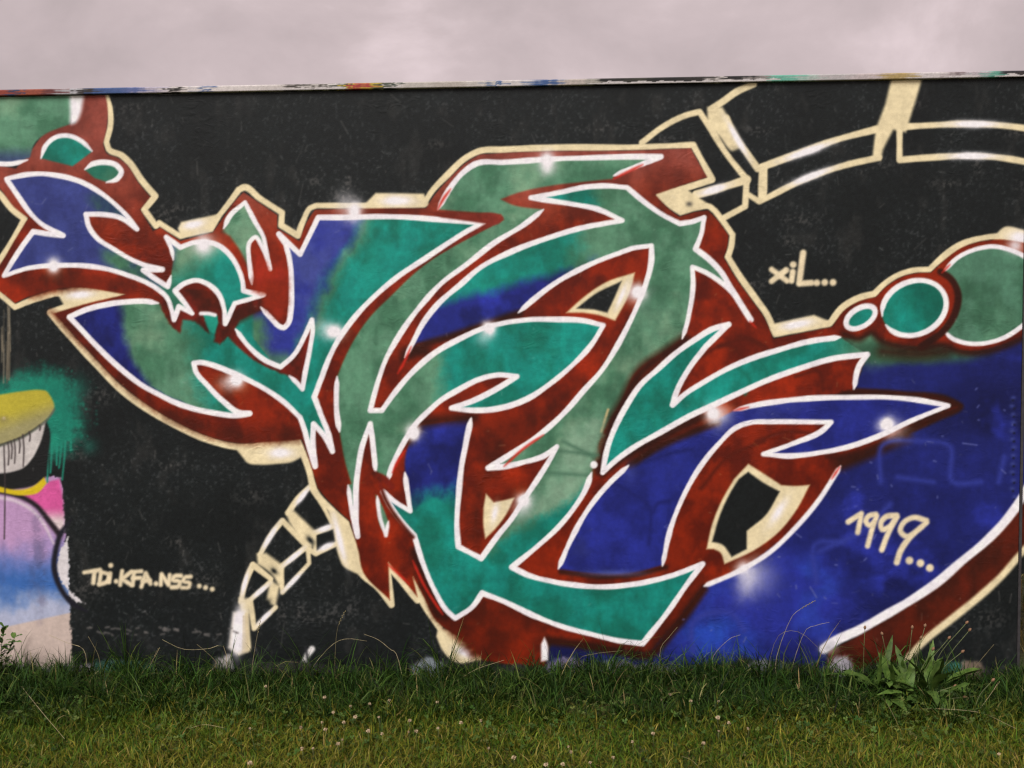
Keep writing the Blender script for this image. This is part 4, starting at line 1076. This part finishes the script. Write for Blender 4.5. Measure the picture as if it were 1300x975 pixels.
# ------------------------------------------------------------------ tubes and leaves for single plants
def tube_vf(pts, rads, sides=5):
    pts = [Vector(p) for p in pts]; V, F = [], []
    for i, p in enumerate(pts):
        d = (pts[min(i+1, len(pts)-1)]-pts[max(i-1, 0)]).normalized()
        a = d.orthogonal().normalized(); b = d.cross(a)
        for k in range(sides):
            t = 2*math.pi*k/sides
            V.append(p+(a*math.cos(t)+b*math.sin(t))*rads[i])
    for i in range(len(pts)-1):
        for k in range(sides):
            k2 = (k+1) % sides
            F.append((i*sides+k, i*sides+k2, (i+1)*sides+k2, (i+1)*sides+k))
    F.append(tuple(range(sides))[::-1]); F.append(tuple((len(pts)-1)*sides+k for k in range(sides)))
    return V, F
def curve(pts, n=9):
    p = np.array([list(q) for q in pts], float)
    if len(p) == 2: return [p[0]+(p[1]-p[0])*t for t in np.linspace(0, 1, n)]
    o, _ = cr3(p, n); return o
def cr3(p, n):
    out_ = []; m = len(p)-1
    for t in np.linspace(0, m-1e-6, n):
        i = int(t); f_ = t-i
        p0 = p[i-1] if i > 0 else 2*p[0]-p[1]; p1 = p[i]; p2 = p[i+1]; p3 = p[i+2] if i+2 < len(p) else 2*p[-1]-p[-2]
        out_.append(0.5*((2*p1)+(-p0+p2)*f_+(2*p0-5*p1+4*p2-p3)*f_**2+(-p0+3*p1-3*p2+p3)*f_**3))
    return out_, None
M_LEAF = None
def leaf_material():
    m, t, b = new_mat('broad_leaf')
    tcn = N(t, 'ShaderNodeTexCoord')
    n = N(t, 'ShaderNodeTexNoise'); n.inputs['Scale'].default_value = 45; n.inputs['Detail'].default_value = 4
    oi = N(t, 'ShaderNodeObjectInfo')
    t.links.new(tcn.outputs['Object'], n.inputs['Vector'])
    r = ramp(t, [(0.3, (0.032, 0.070, 0.010)), (0.7, (0.090, 0.148, 0.028))])
    t.links.new(n.outputs['Fac'], r.inputs['Fac'])
    mr = N(t, 'ShaderNodeMapRange'); mr.inputs['To Min'].default_value = 0.65; mr.inputs['To Max'].default_value = 1.35
    t.links.new(oi.outputs['Random'], mr.inputs['Value'])
    vm = N(t, 'ShaderNodeVectorMath', operation='SCALE'); t.links.new(r.outputs['Color'], vm.inputs[0]); t.links.new(mr.outputs['Result'], vm.inputs['Scale'])
    t.links.new(vm.outputs['Vector'], b.inputs['Base Color']); b.inputs['Roughness'].default_value = 0.55; b.inputs['Specular IOR Level'].default_value = 0.2
    return m
M_LEAF = leaf_material()
M_STEM = plain('dry_stem', (0.20, 0.165, 0.075), 0.7, 0.3)
M_GSTEM = plain('green_stem', (0.10, 0.12, 0.04), 0.6, 0.3)
M_HEAD = plain('brown_seed_head', (0.20, 0.105, 0.055), 0.85, 0.4, 300)
M_PETAL = plain('clover_petal', (0.46, 0.35, 0.22), 0.7, 0.25, 400)
M_STRAW = plain('pale_straw', (0.36, 0.30, 0.16), 0.7, 0.3, 60)

def leaf_vf(L, wd, th0, kap, az, fold=0.25, n=8, twist=0.0, bend=0.0):
    """lance-shaped leaf with a folded midrib, arching outwards"""
    V, F = [], []; th = th0; p = np.zeros(3); d = np.array([math.cos(az), math.sin(az), 0]); s = np.array([-math.sin(az), math.cos(az), 0])
    for k in range(n+1):
        t = k/n
        aa = az+bend*t*t
        d = np.array([math.cos(aa), math.sin(aa), 0]); s = np.array([-math.sin(aa), math.cos(aa), 0])
        wk = wd*0.5*(0.16+0.84*math.sin(math.pi*min(1, max(0, (t-0.05)/0.97)))**0.8) if t < 0.98 else wd*0.02
        up = -d*math.cos(th)+np.array([0, 0, math.sin(th)])
        up = np.array([-d[0]*math.cos(th), -d[1]*math.cos(th), math.sin(th)])
        rip = 0.09*wd*math.sin(t*19+az*5)
        s = s*math.cos(twist*t)+up*math.sin(twist*t)
        V += [p-s*wk+up*(fold*wk+rip), p, p+s*wk+up*(fold*wk-rip)]
        st = L/n; p = p+(d*math.sin(th)+np.array([0, 0, math.cos(th)]))*st; th += kap/n
    for k in range(n):
        a = 3*k
        F += [(a, a+1, a+4, a+3), (a+1, a+2, a+5, a+4)]
    return V, F

# broad-leaved rosette at the foot of the wall, right
c0 = at_ground(1146, 886)
dock = empty('broad_leaved_weed', tuple(c0))
tag(dock, 'clump of long broad green leaves in the grass by the right end of the wall', 'weed')
r2 = random.Random(11)
for k in range(84):
    az_ = 2*math.pi*(k*0.381966)+r2.uniform(-0.5, 0.5)
    inner = k < 20
    L = r2.uniform(0.17, 0.29) if inner else r2.uniform(0.12, 0.27)
    v, f = leaf_vf(L, r2.uniform(0.020, 0.044), r2.uniform(0.05, 0.45) if inner else r2.uniform(0.5, 1.1), r2.uniform(0.1, 0.9) if inner else r2.uniform(0.5, 1.3), az_, r2.uniform(0.05, 0.4), twist=r2.uniform(-0.9, 0.9), bend=r2.uniform(-0.7, 0.7))
    off = np.array([r2.uniform(-0.10, 0.16), r2.uniform(-0.05, 0.07), -0.005])
    V = np.array([list(q) for q in v])+off
    V[:, 1] = np.minimum(V[:, 1], -c0[1]-0.012); V[:, 2] = np.maximum(V[:, 2], 0.006)
    o = mesh_obj('leaf', V, f, M_LEAF, dock, None, True)

# wiry stalks with seed heads
def head_vf(c, d, L, r):
    d = Vector(d).normalized(); c = Vector(c)
    pts = [c+d*L*(t-0.5) for t in np.linspace(0, 1, 7)]
    rad = [r*max(0.12, math.sin(math.pi*(0.08+0.86*t))) for t in np.linspace(0, 1, 7)]
    return tube_vf(pts, rad, 6)
heads = [(1158, 798, 1152, 880), (1174, 796, 1160, 885), (1169, 811, 1158, 880), (1226, 792, 1176, 880), (1230, 801, 1190, 878), (1204, 811, 1166, 884), (1221, 828, 1180, 884), (1260, 864, 1235, 912), (1098, 798, 1096, 872), (1212, 871, 1178, 896), (1224, 885, 1186, 900), (1184, 825, 1162, 886), (1120, 806, 1130, 880)]
for hx, hy, gx, gy in heads:
    b0 = at_ground(gx, gy, 0.0); Y = min(b0[1]+0.02, -0.06)
    tip = at_depth(hx, hy, Y)
    mid = (b0+tip)/2+np.array([-(tip[0]-b0[0])*0.18, 0, 0.012])
    r_ = empty('seed_stalk', tuple(b0))
    tag(r_, 'thin wiry stalk with a small brown seed head by the broad leaves', 'weed stalk', 'seed stalks beside the broad leaves')
    pts = [np.array(q)-b0 for q in curve([b0, mid, tip], 8)]
    v, f = tube_vf(pts, [0.0013]*len(pts), 5)
    mesh_obj('stem', v, f, M_GSTEM, r_, None, True)
    d = pts[-1]-pts[-2]
    v, f = head_vf(pts[-1]+d*0.15, d, 0.019, 0.0062)
    mesh_obj('seed_head', v, f, M_HEAD, r_, None, True)

# arching flowering grass stalks
stalks = [[(975, 850), (985, 812), (1001, 801), (1021, 806), (1048, 832)], [(1005, 850), (1021, 803), (1036, 794), (1053, 790)], [(985, 838), (1003, 787), (1018, 772), (1034, 763)], [(1218, 872), (1245, 838), (1262, 818)],
          [(395, 850), (420, 820), (440, 811), (466, 814)], [(462, 805), (480, 812), (495, 824), (504, 832)], [(425, 850), (428, 800), (438, 776)], [(320, 850), (326, 810), (331, 785)], [(62, 806), (85, 816), (107, 826)], [(112, 808), (120, 822), (126, 836)], [(172, 880), (190, 846), (202, 823)],
          [(285, 822), (262, 824), (232, 824), (206, 812)], [(250, 818), (262, 828), (275, 842)], [(20, 862), (50, 900), (82, 938)], [(168, 884), (185, 862), (200, 848)], [(884, 870), (902, 862), (918, 856)], [(905, 835), (925, 812), (940, 806)], [(838, 826), (850, 808), (860, 796)], [(735, 838), (755, 830), (790, 826)],
          [(1165, 900), (1195, 900), (1245, 905), (1290, 925)], [(1240, 905), (1255, 885), (1268, 866)], [(865, 960), (878, 965), (888, 975)], [(560, 880), (600, 852), (640, 838)], [(240, 925), (260, 920), (284, 924)], [(1120, 885), (1130, 900), (1140, 920)]]
for q, pl in enumerate(stalks):
    on_lawn = min(p[1] for p in pl) > 850
    if on_lawn: P3 = [at_ground(x, y, 0.02+0.03*(i > 0)) for i, (x, y) in enumerate(pl)]
    else:
        Y = -0.05-0.03*(q % 4)
        P3 = [at_depth(x, y, Y-0.01*i) for i, (x, y) in enumerate(pl)]
        low = max(P3, key=lambda a_: -a_[2])
        if q != 5 and min(a_[2] for a_ in P3) > 0.02:                # reach down into the turf
            i0 = 0 if P3[0][2] < P3[-1][2] else len(P3)-1
            root = P3[i0].copy(); root[2] = 0.0; root[0] += 0.01
            P3 = [root]+P3 if i0 == 0 else P3+[root]
        elif q == 5:
            root = P3[-1].copy(); root[2] = 0.0; root[0] += 0.03; P3 = P3+[root]
    if P3[0][2] > P3[-1][2]: P3 = P3[::-1]
    b0 = P3[0]
    r_ = empty('grass_stalk', tuple(b0))
    if q in (6, 7, 10, 2, 20): tag(r_, 'straight grass stalk carrying a narrow seed spike against the painted wall', 'grass stalk', 'seeding grass stalks along the wall')
    else: tag(r_, 'pale bent grass stalk standing out of the turf at the foot of the wall', 'grass stalk', 'pale grass stalks along the wall') if not on_lawn else tag(r_, 'dry straw stalk lying over the mown lawn', 'straw', 'straw stalks on the lawn')
    pts = [np.array(a_)-b0 for a_ in curve(P3, 12)]
    v, f = tube_vf(pts, list(np.linspace(0.0012, 0.0006, len(pts))), 4)
    mesh_obj('stem', v, f, M_STRAW if q % 3 else M_STEM, r_, None, True)
    if q in (6, 7, 10, 2, 20):                                     # flowering spike
        V, F = [], []
        for k in range(9):
            p = pts[-1]+(pts[-4]-pts[-1])*(k/9.0)
            vv, ff = head_vf(p+np.array([0.002*(-1)**k, 0, 0]), (0.3*(-1)**k, 0, 1), 0.008, 0.0018)
            F += [tuple(i+len(V) for i in a_) for a_ in ff]; V += vv
        mesh_obj('seed_spike', V, F, M_STEM, r_, None, True)

# clover flower heads
def clover_mesh():
    V, F = [], []; rr = random.Random(5)
    n = 34
    for k in range(n):
        z = 1-1.55*(k+0.5)/n; a = k*2.39996; r = math.sqrt(max(0, 1-z*z))
        d = Vector((r*math.cos(a), r*math.sin(a), z)); L = 0.0085*rr.uniform(0.8, 1.15)
        s = d.orthogonal().normalized()*0.0021; u = d.cross(s).normalized()*0.0016
        c = Vector((0, 0, 0.004)); i = len(V)
        V += [c+d*0.002-s, c+d*0.002+s, c+d*L*0.8+s*0.9+u, c+d*L*0.8-s*0.9+u, c+d*L*1.05]
        F += [(i, i+1, i+2, i+3), (i+3, i+2, i+4)]
    return V, F
cv, cf = clover_mesh()
spots = [(445, 897), (451, 911), (436, 918), (409, 918), (382, 925), (469, 895), (494, 890), (481, 911), (467, 929), (485, 933), (519, 930), (528, 930), (520, 916), (555, 892), (556, 925), (585, 919), (611, 916), (434, 940), (429, 946), (413, 927), (423, 905), (397, 951), (384, 952), (620, 951), (317, 926), (652, 963), (412, 886), (337, 872),
         (722, 949), (725, 956), (778, 963), (749, 969), (693, 972), (714, 971), (803, 943), (840, 889), (850, 883), (877, 891), (912, 891), (911, 912), (925, 919), (950, 926), (912, 929), (893, 945), (829, 932), (1268, 958), (317, 970)]
cme = None
for k, (px, py) in enumerate(spots):
    h = 0.045+0.02*((k*7) % 5)/5
    p = at_ground(px, py, h)
    r_ = empty('clover_flower', (p[0], p[1], 0.0))
    tag(r_, 'small pale clover flower head dotted in the lawn', 'clover flower', 'clover flowers in the lawn')
    if cme is None:
        hd = mesh_obj('flower_head', cv, cf, M_PETAL, r_); cme = hd.data
    else:
        hd = bpy.data.objects.new('flower_head', cme); col.objects.link(hd); hd.parent = r_
    hd.location = (0, 0, h); sc_ = 0.62+0.5*((k*5) % 7)/7; hd.scale = (sc_, sc_, sc_*0.9); hd.rotation_euler = (0.3*math.sin(k), 0.3*math.cos(k*2), k)
    v, f = tube_vf([(0.004, 0.002, -0.01), (0.002, 0.001, h*0.5), (0, 0, h+0.002)], [0.0011, 0.001, 0.001], 4)
    mesh_obj('stem', v, f, M_GSTEM, r_, None, True)

# leafy sprig at the far left
s0 = at_ground(4, 872)
sprig = empty('leafy_sprig', tuple(s0)); tag(sprig, 'dark leafy sprig standing against the pale foot of the wall', 'weed')
r3 = random.Random(21)
for j in range(3):
    tip = np.array([-0.05+0.055*j, r3.uniform(-0.02, 0.02), 0.27-0.04*abs(j-1)])
    pts = curve([np.zeros(3), tip*0.5+np.array([-0.012, 0, 0.02]), tip], 8)
    v, f = tube_vf(pts, list(np.linspace(0.0022, 0.001, 8)), 5)
    mesh_obj('stem', v, f, M_GSTEM, sprig, None, True)
    for k in range(22):
        t = 0.25+0.75*k/21; p = pts[min(7, int(t*7))]+(np.array(pts[min(7, int(t*7)+1)])-np.array(pts[min(7, int(t*7))]))*(t*7-int(t*7))
        v, f = leaf_vf(r3.uniform(0.028, 0.05), r3.uniform(0.016, 0.026), r3.uniform(0.5, 1.3), r3.uniform(0.2, 0.8), r3.uniform(0, 6.28), 0.2, 5)
        V = np.array([list(q) for q in v])+np.array(p); V[:, 1] = np.minimum(V[:, 1], -s0[1]-0.01)
        mesh_obj('leaf', V, f, M_LEAF, sprig, None, True)
